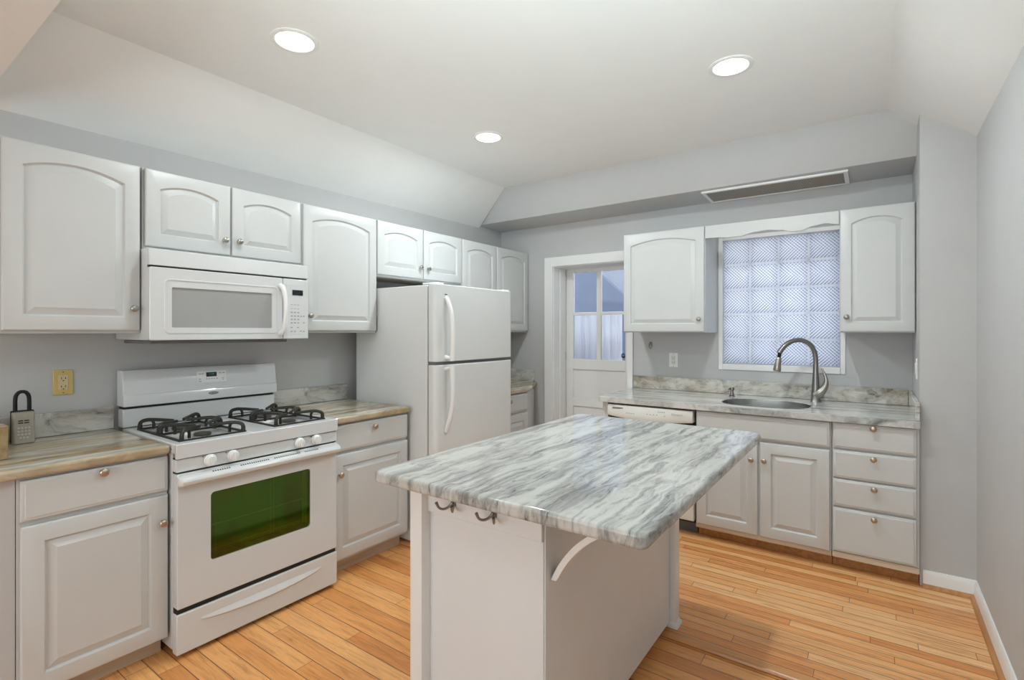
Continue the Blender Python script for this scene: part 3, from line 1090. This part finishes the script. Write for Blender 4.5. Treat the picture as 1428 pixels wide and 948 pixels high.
# thicker front lip
ctm.box(0.001, RW - .001, -0.704, -0.690, 0.842, 0.9035)
ctm.build('cooktop', 'app', rg, 0.003, 2)
bgp = [(-0.10, 0.900), (-0.100, 0.988), (-0.104, 0.988), (-0.085, 1.165), (-0.070, 1.185), (-0.02, 1.185), (-0.02, 0.900)]
bgm = MB()
bgm.prism([(-0.088, 0.9045), (-0.088, 0.995), (-0.02, 0.995), (-0.02, 0.9045)], 'x', 0.008, RW - .008)
bg = bgm.build('backguard', 'app', rg, 0.004)
MB().box(0.012, RW - .012, -0.078, -0.024, 0.9955, 1.0075).build('vent_gap', 'gap', bg)
bu = MB()
bprof = [(-0.112, 1.008), (-0.109, 1.062), (-0.1075, 1.064), (-0.104, 1.066), (-0.092, 1.168), (-0.080, 1.184), (-0.02, 1.184), (-0.02, 1.008)]
bu.prism(bprof, 'x', 0.004, RW - .004)
cp = bu.build('control_fascia', 'app', bg, 0.004, 2)


def fascia_y(z):
    return -0.104 + (z - 1.066) / 0.102 * 0.012 - 0.0009


tilt = Matrix.Rotation(-math.atan2(0.012, 0.102), 4, 'X')
kp = MB()
kx0, kx1, kz0, kz1 = 0.335, 0.490, 1.098, 1.160
kp.rings([[(x, fascia_y(z) + o_, z) for x, z in ((kx0, kz0), (kx1, kz0), (kx1, kz1), (kx0, kz1))] for o_ in (0.0012, -0.0006)])
kpo = kp.build('keypad', 'plast', cp, 0.0004)
kd = MB()
dx0, dx1, dz0, dz1 = 0.383, 0.437, 1.129, 1.153
kd.rings([[(x, fascia_y(z) + o_, z) for x, z in ((dx0, dz0), (dx1, dz0), (dx1, dz1), (dx0, dz1))] for o_ in (0.0, -0.0012)])
kd.build('display', 'lcd', kpo)
text_mesh('digits', '12:00', 0.013, 'lcdg', kpo, at_face(0.410, fascia_y(1.141) - .0014, 1.141) @ Matrix.Rotation(0.12, 4, 'X'), 0.0003)
for (bx_, bz_, bw_) in [(0.342 + .009, 1.146, .006), (0.365, 1.146, .006), (0.350, 1.118, .006), (0.350, 1.106, .007), (0.385, 1.118, .004), (0.398, 1.118, .004), (0.411, 1.118, .004), (0.424, 1.118, .004), (0.438, 1.118, .004), (0.455, 1.146, .006), (0.474, 1.146, .006), (0.470, 1.118, .006), (0.470, 1.110, .004)]:
    kb = MB()
    kb.rings([[(x, fascia_y(z) + o_, z) for x, z in ((bx_ - bw_, bz_ - .002), (bx_ + bw_, bz_ - .002), (bx_ + bw_, bz_ + .002), (bx_ - bw_, bz_ + .002))] for o_ in (0.0, -0.001)])
    kb.build('key', 'print_', kpo)
ba = MB()
ba.prism([(0.414 + 0.026 * math.cos(a), 1.040 + 0.0085 * math.sin(a)) for a in frange(0, 2 * PI, 33)[:-1]], 'y', -0.1118, -0.1135)
bao = ba.build('badge', 'chrome', cp)
text_mesh('lettering', 'Whirlpool', 0.0105, 'print_', bao, at_face(0.414, -0.1137, 1.040), 0.0004, 0.25)

# control strip with four knobs
cs = MB()
cs.prism([(-0.655, 0.786), (-0.698, 0.786), (-0.692, 0.838), (-0.655, 0.838)], 'x', 0.004, RW - .004)
cso = cs.build('control_panel', 'app', rg, 0.002)
MB().box(0.006, RW - .006, -0.690, -0.656, 0.8385, 0.842).build('seam', 'gap', cso)
MB().box(0.006, RW - .006, -0.690, -0.656, 0.780, 0.7858).build('seam', 'gap', cso)
for kx in (0.135, 0.232, 0.560, 0.654):
    kk = MB()
    kk.lathe([(0.026, 0), (0.026, -0.006), (0.0225, -0.009), (0.021, -0.020), (0.017, -0.0225)], (kx, -0.697, 0.815), 'y', 28)
    ko = kk.build('burner_knob', 'plast', cso, angle=35)
    MB().box(kx - .0045, kx + .0045, -0.727, -0.7185, 0.815 - .019, 0.815 + .019).build('grip', 'plast', ko, 0.002)
    kk2 = MB()
    kk2.box(kx - .029, kx - .026, -0.6975, -0.690, 0.838 - .006, 0.838 - .003)
    kk2.build('dial_mark', 'gap', ko)

# oven door with window cut-out
dz0, dz1 = 0.212, 0.778
od = MB()
wx0, wx1, wz0, wz1 = 0.138, 0.622, 0.374, 0.672


def rrect(x0, x1, z0, z1, r, n=6):
    pts = []
    for cx_, cz_, a0 in ((x0 + r, z0 + r, PI), (x1 - r, z0 + r, 1.5 * PI), (x1 - r, z1 - r, 0), (x0 + r, z1 - r, PI / 2)):
        for i in range(n + 1):
            a = a0 + PI / 2 * i / n
            pts.append((cx_ + r * math.cos(a), cz_ + r * math.sin(a)))
    return pts


def frame_mesh(outer, inner, y0, y1, mb=None):
    """slab between two outlines of equal point count; y0 back, y1 front"""
    mb = mb or MB()
    R = [[(p[0], y0, p[1]) for p in outer], [(p[0], y1 + .003, p[1]) for p in outer]]
    shr = [(p[0] + (0.003 if p[0] < (outer[0][0] + outer[len(outer) // 2][0]) / 2 else -0.003), p[1] + (0.003 if p[1] < (outer[0][1] + outer[len(outer) // 2][1]) / 2 else -0.003)) for p in outer]
    R.append([(p[0], y1, p[1]) for p in shr])
    R.append([(p[0], y1, p[1]) for p in inner])
    R.append([(p[0], y0, p[1]) for p in inner])
    mb.rings(R, False, False)
    bmv = mb.bm.verts
    bmv.ensure_lookup_table()
    n_ = len(outer)
    base = len(bmv) - 5 * n_
    for i in range(n_):
        jn = (i + 1) % n_
        mb.bm.faces.new((bmv[base + i], bmv[base + 4 * n_ + i], bmv[base + 4 * n_ + jn], bmv[base + jn]))
    return mb


odm = frame_mesh(rrect(0.006, RW - .006, dz0, dz1, 0.006), rrect(wx0, wx1, wz0, wz1, 0.016), -0.657, -0.700)
odo = odm.build('oven_door', 'app', rg, angle=30)
og = MB()
og.prism(rrect(wx0 + .001, wx1 - .001, wz0 + .001, wz1 - .001, 0.016), 'y', -0.690, -0.694)
og.build('oven_window', 'ovenglass', odo)
bz = frame_mesh(rrect(wx0 + .0005, wx1 - .0005, wz0 + .0005, wz1 - .0005, 0.016), rrect(wx0 + .006, wx1 - .004, wz0 + .024, wz1 - .006, 0.008), -0.678, -0.6895)
bz.build('window_surround', 'gap', odo)
# cavity behind the glass
ov = MB()
ov.box(0.10, 0.67, -0.6555, -0.6552, 0.34, 0.71)
ov.build('oven_interior', 'ovenin', odo)
rk = MB()
rk.box(0.14, 0.62, -0.6640, -0.661, 0.513, 0.518)
rk.box(0.14, 0.62, -0.6640, -0.661, 0.405, 0.4075)
for xx in (0.175, 0.43, 0.445):
    rk.box(xx, xx + .003, -0.6600, -0.658, 0.38, 0.52 if xx < .2 else 0.66)
rk.build('oven_rack', 'rack', odo)
MB().box(0.592, 0.619, -0.6775, -0.670, 0.378, 0.668).build('inner_jamb', 'jamb', odo)
# handle: wide rounded bar with a vented ledge above
hd = MB()
hp = [(-0.700, 0.772), (-0.716, 0.772), (-0.738, 0.764), (-0.746, 0.752), (-0.743, 0.738), (-0.732, 0.731), (-0.722, 0.735), (-0.716, 0.744), (-0.700, 0.746)]
hd.rings([[(x, y * (1) + (0.012 if e_ else 0), z) for y, z in hp] for x, e_ in ((0.004, 1), (0.012, 0), (RW - .012, 0), (RW - .004, 1))])
hdo = hd.build('oven_handle', 'app', odo, 0.002, 2, angle=50)
for g, (xa, n_) in enumerate(((0.135, 8), (0.255, 14), (0.415, 14), (0.575, 8))):
    vs = MB()
    for i in range(n_):
        x = xa + i * 0.0098
        vs.rings([[(x, y - .0004, z + .0006), (x + .005, y - .0004, z + .0006)] + [(x + .005, y - .0064, z + .0006 - .0023 * 1), (x, y - .0064, z + .0006 - .0023)] for y, z in ((-0.7205, 0.7711), (-0.7215, 0.7680))])
    vs.build('vent_slot_row', 'gap', hdo)
# storage drawer with scooped pull
dwm = MB()
dwm.box(0.004, RW - .004, -0.700, -0.657, 0.022, 0.190)
dwo = dwm.build('storage_drawer', 'app', rg, 0.004)
MB().box(0.008, RW - .008, -0.690, -0.656, 0.1905, 0.2115).build('seam', 'gap', rg)
sc_ = MB()
ns = 30
up_, lo_, fr_ = [], [], []
for i in range(ns + 1):
    s = i / ns
    x = 0.10 + (RW - 0.20) * s
    bow = math.sin(PI * s)
    up_.append((x, -0.7003, 0.146 + .012 * bow * 0))
    fr_.append((x, -0.7003 - 0.013 * bow ** 0.6, 0.138 - 0.020 * bow ** .7))
    lo_.append((x, -0.7003, 0.134 - 0.030 * bow ** .7))
for i in range(ns):
    quad(sc_, up_[i], up_[i + 1], fr_[i + 1], fr_[i])
    quad(sc_, fr_[i], fr_[i + 1], lo_[i + 1], lo_[i])
bmesh.ops.remove_doubles(sc_.bm, verts=sc_.bm.verts, dist=0.00005)
sc_.build('drawer_pull', 'app', dwo, angle=20)
for fx in (0.06, RW - .06):
    for fy in (-0.60, -0.10):
        f_ = MB()
        f_.lathe([(0.018, 0.0), (0.018, 0.008), (0.008, 0.010), (0.008, 0.036)], (fx, fy, 0.0), 'z', 16)
        f_.build('foot', 'gap', rg)
# wells, burners and grates
for gx in (0.035, RW - .325):
    cx_ = gx + 0.145
    wl_ = MB()
    wl_.box(gx + .004, gx + .286, -0.645, -0.169, 0.8802, 0.8826)
    gr = MB()
    x0g, x1g, y0g, y1g = gx + 0.004, gx + 0.286, -0.645, -0.169
    rim = [(x0g, y0g), (x1g, y0g), (x1g, y1g), (x0g, y1g)]
    for a, b in zip(rim, rim[1:] + rim[:1]):
        pass
    gr.rings([[(x, y, z) for x, y in rim] for z in (0.900, 0.909)], False, False)
    inn = [(x0g + .010, y0g + .010), (x1g - .010, y0g + .010), (x1g - .010, y1g - .010), (x0g + .010, y1g - .010)]
    gr.rings([[(x, y, z) for x, y in inn] for z in (0.900, 0.909)], False, False)
    for z in (0.900, 0.909):
        for k in range(4):
            k2 = (k + 1) % 4
            quad(gr, (*rim[k], z), (*rim[k2], z), (*inn[k2], z), (*inn[k], z))
    gr.box(x0g + .008, x1g - .008, -0.411, -0.403, 0.900, 0.909)
    gro = gr.build('grate', 'iron', rg)
    for by_ in (-0.525, -0.288):
        for k in range(4):
            a = PI / 4 + k * PI / 2
            ux, uy = math.cos(a), math.sin(a)
            ex = ux * 0.134 / 0.7071 * 0.98
            ey = uy * 0.112 / 0.7071 * 0.98
            pts = [(cx_ + ex, by_ + ey, 0.905), (cx_ + ex, by_ + ey, 0.934), (cx_ + ex * .93, by_ + ey * .93, 0.945), (cx_ + ex * .75, by_ + ey * .75, 0.950), (cx_ + ex * .17, by_ + ey * .17, 0.941)]
            a_ = MB()
            a_.tube(pts, [0.010, 0.0095, 0.009, 0.009, 0.007], 8, smooth=1)
            # a second short leg makes each finger a loop
            a_.tube([(cx_ + ex * .70, by_ + ey * .70, 0.948), (cx_ + ex * .66, by_ + ey * .66, 0.93), (cx_ + ex * .66, by_ + ey * .66, 0.905)], [0.0075, 0.007, 0.007], 8)
            a_.build('finger', 'iron', gro)
        b_ = MB()
        b_.lathe([(0.060, 0.0), (0.058, 0.004), (0.042, 0.006), (0.040, 0.014), (0.030, 0.016)], (cx_, by_, 0.8802), 'z', 28)
        bo = b_.build('burner', 'alu', rg)
        b2 = MB()
        b2.lathe([(0.034, 0.0), (0.036, 0.003), (0.036, 0.010), (0.030, 0.013), (0.004, 0.014)], (cx_, by_, 0.8962), 'z', 28)
        b2.build('burner_cap', 'burner', bo)

# ------------------------------------------------------------------ over-range microwave
mw = thing('microwave', 'white over-the-range microwave mounted above the gas stove', 'microwave', (0.001, 0.921, 0), LW)
MWW = 0.788
MZ0, MZ1 = 1.335, 1.756
MB().box(0.002, MWW - .002, -0.385, -0.001, MZ0 + .001, MZ1).build('body', 'app', mw, 0.003)
MB().box(0.02, MWW - .10, -0.37, -0.05, 1.318, MZ0).build('underside_grille', 'gasket', mw, 0.004)
tp_ = MB()
tp_.prism([(-0.386, 1.676), (-0.418, 1.676), (-0.412, 1.752), (-0.386, 1.752)], 'x', 0.001, MWW - .001)
tp_.build('vent_strip', 'app', mw, 0.003)
MB().box(0.004, MWW - .004, -0.405, -0.386, 1.669, 1.6758).build('vent_gap', 'gap', mw)
XD = 0.632
md = frame_mesh(rrect(0.001, XD, MZ0, 1.668, 0.008), rrect(0.090, 0.571, 1.394, 1.580, 0.006), -0.387, -0.420)
mdo = md.build('door', 'app', mw, angle=30)
rgm = frame_mesh(rrect(0.058, 0.605, 1.364, 1.620, 0.022), rrect(0.066, 0.597, 1.372, 1.612, 0.018), -0.4195, -0.4225)
rgm.build('door_moulding', 'app', mdo, angle=30)
MB().box(0.089, 0.572, -0.414, -0.411, 1.393, 1.581).build('window', 'mwglass', mdo)
h_ = MB()
h_.tube([(0.618, -0.420, 1.628), (0.622, -0.446, 1.610), (0.624, -0.460, 1.55), (0.624, -0.463, 1.495), (0.624, -0.460, 1.44), (0.622, -0.446, 1.380), (0.618, -0.420, 1.362)],
        [0.014, 0.013, 0.012, 0.012, 0.012, 0.013, 0.014], 12, smooth=2)
h_.build('handle', 'plast', mdo)
cpn = MB().box(XD + .003, MWW - .001, -0.420, -0.387, MZ0, 1.668).build('control_panel', 'app', mw, 0.004)
frame_mesh(rrect(0.652, 0.780, 1.362, 1.640, 0.006), rrect(0.654, 0.778, 1.364, 1.638, 0.005), -0.4198, -0.4212).build('panel_border', 'plast', cpn)
MB().box(0.688, 0.752, -0.4215, -0.4198, 1.578, 1.608).build('display', 'lcd', cpn)
for rI, zz in enumerate((1.525, 1.503, 1.482, 1.462, 1.443, 1.424)):
    for x in (0.684, 0.704, 0.724):
        hk_ = .0035 if rI > 1 else .0015
        MB().box(x - .005, x + .005, -0.4208, -0.4196, zz - hk_, zz + hk_).build('key', 'print_', cpn)
for x, zz in ((0.684, 1.398), (0.722, 1.398), (0.684, 1.376), (0.704, 1.376), (0.740, 1.378), (0.758, 1.376), (0.758, 1.462), (0.758, 1.425), (0.742, 1.461)):
    MB().box(x - .005, x + .005, -0.4208, -0.4196, zz - .003, zz + .003).build('key', 'print_', cpn)

# ------------------------------------------------------------------ refrigerator
FY0, FY1 = 2.290, 3.105
FW = FY1 - FY0
fg = thing('refrigerator', 'white top-freezer refrigerator standing beyond the stove', 'refrigerator', (0.001, FY0, 0), LW)
FB = -0.785
MB().box(0.002, FW - .002, FB, -0.09, 0.03, 1.668).build('body', 'fridge', fg, 0.006)
MB().box(0.03, FW - .03, FB - .004, -0.12, 0.0005, 0.0298).build('base_grille', 'gasket', fg)
MB().box(0.012, FW - .012, FB - .012, FB - .0005, 0.06, 1.660).build('gasket', 'gasket', fg)


def fridge_door(name, z0, z1):
    prof = []
    yb_, yf_ = FB - .0125, FB - 0.078
    prof.append((0.0, yb_))
    for i in range(0, 9):
        a = PI / 2 * i / 8
        prof.append((0.0 + 0.035 * (1 - math.cos(a)), yf_ + 0.030 - 0.030 * math.sin(a)))
    for i in range(1, 20):
        s = i / 20
        prof.append((0.035 + (FW - .07) * s, yf_ - 0.012 * math.sin(PI * s)))
    for i in range(0, 9):
        a = PI / 2 * (1 - i / 8)
        prof.append((FW - 0.035 * (1 - math.cos(a)), yf_ + 0.030 - 0.030 * math.sin(a)))
    prof.append((FW, yb_))
    m_ = MB()
    m_.prism(prof, 'z', z0, z1)
    return m_.build(name, 'fridge', fg, 0.005, 2, angle=30)


fz = fridge_door('freezer_door', 1.186, 1.672)
fd = fridge_door('fridge_door', 0.060, 1.166)
hh = MB()
HX = 0.085
ya = FB - .083
hh.tube([(HX, ya, 1.590), (HX, ya - .018, 1.568), (HX + .005, ya - 0.042, 1.50), (HX + .008, ya - .050, 1.42), (HX + .008, ya - .050, 1.30), (HX + .008, ya - .046, 1.192)],
        [0.013, 0.014, 0.014, 0.014, 0.015, 0.016], 12, smooth=2)
hh.tube([(HX, ya + .005, 1.215), (HX + .006, ya - .035, 1.205)], [0.014, 0.013], 10)
hh.build('freezer_handle', 'plast', fz)
MB().box(HX - .009, HX + .009, ya - .003, ya + .002, 1.606, 1.611).build('handle_slot', 'gap', fz)
hh = MB()
hh.tube([(HX + .008, ya - .046, 1.160), (HX + .008, ya - .050, 1.05), (HX + .008, ya - .050, 0.95), (HX + .005, ya - .042, 0.86), (HX, ya - .018, 0.79), (HX, ya, 0.745)],
        [0.016, 0.015, 0.014, 0.014, 0.014, 0.013], 12, smooth=2)
hh.tube([(HX, ya + .005, 1.140), (HX + .006, ya - .035, 1.148)], [0.014, 0.013], 10)
hh.build('fridge_handle', 'plast', fd)
MB().box(0.02, 0.09, FB - .06, FB + .06, 1.6725, 1.684).build('hinge_cover', 'plast', fg, 0.004)
MB().box(FW - .09, FW - .02, FB - .06, FB + .06, 1.6725, 1.684).build('hinge_cover', 'plast', fg, 0.004)
MB().box(0.008, FW - .006, FB - .064, FB - .0125, 1.1665, 1.1855).build('door_gap', 'gasket', fg)

# ------------------------------------------------------------------ dishwasher
DY = YB - .001
dw = thing('dishwasher', 'off-white built-in dishwasher between the door and sink cabinet', 'dishwasher', (1.478, DY, 0))
DWW = 0.622
MB().box(0.004, DWW, -0.65, -0.02, 0.10, 0.8615).build('body', 'gap', dw)
MB().box(0.004, DWW - .006, -0.60, -0.59, 0.0205, 0.10).build('toe_panel', 'gasket', dw)
cpm = MB()
npt = 24
top_, mid_, bo_ = [], [], []
R = []
for i in range(npt + 1):
    s = i / npt
    x = 0.006 + (DWW - .016) * s
    zb_ = 0.772 - 0.020 * math.sin(PI * s)
    bul = 0.016 * math.sin(PI * s)
    R.append([(x, -0.642, 0.850), (x, -0.700 - bul * .4, 0.850), (x, -0.712 - bul, 0.790), (x, -0.705 - bul, zb_), (x, -0.642, zb_)])
cpm.rings(R)
cpo = cpm.build('control_panel', 'cream', dw, 0.003)
MB().box(0.006, DWW - .004, -0.700, -0.642, 0.125, 0.748).build('door', 'cream', dw, 0.004)
lt = MB()
lt.rings([[(x, -0.7035 - y_ - 0.0015, z) for x, z in ((0.045, 0.822), (0.128, 0.822), (0.128, 0.834), (0.045, 0.834))] for y_ in (-0.004, 0.0055)])
lt.build('latch_slot', 'gasket', cpo)
for x, z in [(0.16 + .017 * i, 0.800) for i in range(4)] + [(0.31 + .022 * i, 0.805) for i in range(4)] + [(0.385 + .013 * i, 0.826) for i in range(4)] + [(0.43, 0.803)]:
    ky = -0.712 - 0.016 * math.sin(PI * (x - .006) / (DWW - .016)) * (0.4 + 0.6 * (0.850 - z) / 0.060) + 0.012 * (z - 0.790) / 0.060
    MB().box(x - .004, x + .004, ky - .001, ky + .004, z - .003, z + .003).build('key', 'print_', cpo)
text_mesh('lettering', 'Whirlpool', 0.018, 'print_', cpo, at_face(0.51, -0.7215, 0.820), 0.0008, 0.3)

# ------------------------------------------------------------------ sink, faucet, soap dispenser
sk = thing('sink', 'undermount stainless steel sink set in the granite below the window', 'sink', (2.476, 3.715, 0.70))
b_ = MB()
R = []
for s, z in ((0.992, 0.199), (0.985, 0.199), (0.98, 0.155), (0.96, 0.06), (0.90, 0.015), (0.75, 0.0), (0.12, -0.006)):
    R.append([((x - 2.476) * s, (y - 3.715) * s, z) for x, y in SK])
b_.rings(R, False, False)
so = b_.build('bowl', 'steel', sk, angle=60)
sd = so.modifiers.new('thickness', 'SOLIDIFY')
sd.thickness = 0.0015
sd.offset = -1
dn = MB()
dn.lathe([(0.044, -0.008), (0.044, 0.000), (0.036, 0.002), (0.02, -0.004)], (0, 0, -0.002), 'z', 24)
dn.build('drain', 'dnickel', sk)

fa = thing('faucet', 'brushed nickel pull-down kitchen faucet with curved side lever', 'faucet', (2.742, 3.985, 0.9022))
f_ = MB()
f_.lathe([(0.034, 0), (0.033, 0.004), (0.030, 0.008), (0.027, 0.05), (0.024, 0.10), (0.0195, 0.16), (0.0165, 0.22), (0.0155, 0.26)], (0, 0, 0), 'z', 24)
f_.build('body', 'dnickel', fa)
s_ = MB()
s_.tube([(0, 0, 0.25), (0, -0.002, 0.30), (-0.008, -0.008, 0.345), (-0.032, -0.024, 0.390), (-0.072, -0.050, 0.416), (-0.118, -0.080, 0.416), (-0.162, -0.108, 0.390), (-0.190, -0.126, 0.352), (-0.202, -0.134, 0.328)],
        [0.0155, 0.0155, 0.0155, 0.0155, 0.0155, 0.016, 0.0165, 0.017, 0.0185], 14, smooth=2)
s_.build('spout', 'dnickel', fa)
n_ = MB()
n_.tube([(-0.199, -0.132, 0.333), (-0.204, -0.136, 0.285)], [0.011, 0.011], 12)
n_.build('hose', 'black', fa)
h_ = MB()
h_.tube([(-0.2025, -0.135, 0.298), (-0.204, -0.136, 0.288), (-0.209, -0.139, 0.252), (-0.214, -0.142, 0.212), (-0.215, -0.143, 0.206)], [0.014, 0.0175, 0.0205, 0.0245, 0.022], 16)
h_.build('spray_head', 'nickel', fa)
l_ = MB()
l_.tube([(0.0, -0.004, 0.045), (0.026, -0.010, 0.066), (0.052, -0.014, 0.098), (0.064, -0.016, 0.140), (0.056, -0.018, 0.182), (0.036, -0.020, 0.228)],
        [0.030, 0.029, 0.022, 0.014, 0.009, 0.004], 12, smooth=2)
l_.build('lever', 'nickel', fa)

sdp = thing('soap_dispenser', 'short brushed nickel soap dispenser behind the sink', 'soap dispenser', (2.215, 3.975, 0.9022))
q = MB()
q.lathe([(0.021, 0), (0.021, 0.005), (0.014, 0.010), (0.011, 0.030), (0.011, 0.042), (0.015, 0.045), (0.016, 0.060), (0.012, 0.066), (0.003, 0.067)], (0, 0, 0), 'z', 20)
q.build('pump', 'dnickel', sdp)
q = MB()
q.tube([(0, 0, 0.057), (-0.012, -0.022, 0.058), (-0.018, -0.036, 0.050)], [0.007, 0.006, 0.005], 10)
q.build('nozzle', 'dnickel', sdp)


# ------------------------------------------------------------------ outlets, switch, wall hook, lockbox
def outlet(name, label, loc, rz, plate, face, w=0.072, h=0.116, slots=True, cat='outlet'):
    t = thing(name, label, cat, loc, rz)
    MB().box(-w / 2, w / 2, -0.005, 0, -h / 2, h / 2).build('plate', plate, t, 0.002)
    MB().box(-0.0175, 0.0175, -0.0072, -0.005, -0.034, 0.034).build('receptacle', face, t, 0.001)
    s = MB()
    for zc in (0.018, -0.020):
        s.box(-0.0085, -0.006, -0.0076, -0.0070, zc - .003, zc + .006)
        s.box(0.006, 0.0085, -0.0076, -0.0070, zc - .003, zc + .006)
        s.box(-0.003, 0.003, -0.0076, -0.0070, zc - .012, zc - .008)
    s.build('slots', 'gap', t)
    for zz in (0.048, -0.048):
        c_ = MB()
        c_.lathe([(0.003, 0), (0.0025, -0.0008)], (0, -0.005, zz), 'y', 10)
        c_.build('screw', 'gasket', t)
    return t


outlet('wall_outlet', 'brass-plated double outlet on the wall above the lockbox counter', (0.0005, 0.722, 1.140), LW, 'brass', 'almond')
outlet('wall_outlet', 'white double outlet under the cabinet beside the door', (1.738, YB - .0005, 1.146), 0, 'plast', 'cream')
sw = thing('light_switch', 'white rocker switch on the side of the grey pier', 'light switch', (3.2615, 3.665, 1.165), -PI / 2)
MB().box(-0.036, 0.036, -0.006, 0, -0.058, 0.058).build('plate', 'plast', sw, 0.002)
sr = MB()
sr.prism([(-0.006, -0.033), (-0.009, -0.033), (-0.0115, 0.033), (-0.006, 0.033)], 'x', -0.0165, 0.0165)
sr.build('rocker', 'cream', sw, 0.001)

wk = thing('wall_hook', 'small dark metal ring hook on the wall beside the back door', 'hook', (1.548, YB - .0005, 1.262))
q = MB()
q.lathe([(0.010, 0), (0.010, -0.003), (0.004, -0.005), (0.004, -0.012)], (0, 0, 0.012), 'y', 14)
q.build('base', 'dnickel', wk)
q = MB()
q.tube([(0.013 * math.cos(a) + .001, -0.012 + 0.004 * math.sin(a), 0.0 + 0.026 * math.sin(a)) for a in frange(0, 2 * PI, 25)], 0.0030, 8)
q.build('ring', 'dnickel', wk)
q = MB()
q.tube([(-0.010, -0.010, -0.004), (0.0, -0.016, 0.002), (0.010, -0.010, 0.006)], 0.003, 8)
q.build('bar', 'dnickel', wk)

lb = thing('key_lockbox', 'grey push-button key lockbox with black shackle on the left counter', 'lockbox', (0.085, 0.568, ZT1 + .0005), LW - 0.10)
q = MB()
q.rings([[(sx * (0.036 - d_), y, z) for sx, y, z in ((-1, y0_, 0.0), (1, y0_, 0.0), (1, y1_, 0.132), (-1, y1_, 0.132))] for d_, y0_, y1_ in ((0.001, -0.002, -0.002), (0.0, -0.036, -0.032), (0.006, -0.048, -0.040))])
lbo = q.build('case', 'lockgrey', lb, 0.004)
MB().box(-0.037, 0.037, -0.002, 0.022, 0.0, 0.136).build('back_shell', 'black', lb, 0.004)
q = MB()
q.tube([(-0.022, 0.008, 0.130), (-0.022, 0.008, 0.185), (-0.019, 0.008, 0.203), (-0.009, 0.008, 0.216), (0.009, 0.008, 0.216), (0.019, 0.008, 0.203), (0.022, 0.008, 0.185), (0.022, 0.008, 0.130)], 0.0075, 12, smooth=1)
q.build('shackle', 'black', lb)


def case_y(z):
    return -0.048 + 0.008 * z / 0.132


for r_ in range(4):
    for c_ in range(3 if r_ == 3 else 4):
        q = MB()
        z = 0.066 - r_ * 0.0135
        x = -0.0165 + c_ * 0.011 + (0.0055 if r_ == 3 else 0)
        q.lathe([(0.0045, 0.002), (0.0045, -0.002), (0.0035, -0.003)], (x, case_y(z), z), 'y', 12)
        q.build('button', 'lockbtn', lbo)
q = MB()
for zz in (0.088, 0.097):
    for xx in (-0.017, 0.0015):
        q.box(xx, xx + .0155, case_y(zz) - .001, case_y(zz) + .003, zz - .0022, zz + .0022)
q.build('slots', 'black', lbo)
q = MB()
q.box(-0.009, 0.009, case_y(0.117) - .0015, case_y(.117) + .003, 0.110, 0.121)
q.build('latch', 'rootw', lbo)

# ------------------------------------------------------------------ soffit vent
vn = thing('ceiling_vent', 'long slotted return-air vent in the underside of the soffit', 'vent', (2.485, 3.955, 2.3775))
vn.rotation_euler = (math.radians(-2.0), 0, 0)
va, vb2 = 0.42, 0.125
q = MB()
outer = [(-va - .025, -vb2 - .022), (va + .025, -vb2 - .022), (va + .025, vb2 + .022), (-va - .025, vb2 + .022)]
inner = [(-va, -vb2), (va, -vb2), (va, vb2), (-va, vb2)]
R = [[(x, y, z) for x, y in pts] for pts, z in ((outer, 0.004), (outer, -0.006), ([(x * .995, y * .98) for x, y in outer], -0.009), (inner, -0.009), (inner, 0.004))]
q.rings(R, False, False)
q.build('frame', 'trim', vn, angle=30)
MB().box(-va + .0005, va - .0005, -vb2 + .0005, vb2 - .0005, -0.004, 0.002).build('filter', 'filt', vn)


# ------------------------------------------------------------------ recessed ceiling lamps
def downlight(label, x, y, power=1.0):
    t = thing('recessed_light', label, 'ceiling light', (x, y, ZC), 0, 'recessed ceiling lights')
    q_ = MB()
    R_ = []
    for r, z in ((0.100, -0.0005), (0.100, -0.004), (0.094, -0.007), (0.080, -0.0065), (0.076, -0.002)):
        R_.append([(r * math.cos(a), r * math.sin(a), z) for a in frange(0, 2 * PI, 41)[:-1]])
    q_.rings(R_, False, False)
    q_.build('trim_ring', 'trim', t, angle=40)
    q_ = MB()
    q_.lathe([(0.077, -0.001), (0.076, -0.005), (0.060, -0.0065), (0.01, -0.007)], (0, 0, 0), 'z', 40)
    q_.build('lens', 'lens', t)
    l = area_light('recessed_light_bulb', (0, 0, -0.0095), (0, 0, 0), 0.09, 0.09, LAMP_W * power, (0.90, 0.985, 1.0), 'DISK', PI)
    l.parent = t
    return t


downlight('recessed ceiling light nearest the stove, front left', 1.009, 1.263, 0.6)
downlight('recessed ceiling light on the right, towards the sink window', 2.507, 2.586, 1.3)
downlight('smallest recessed ceiling light, far left near the refrigerator', 1.018, 2.616, 1.35)
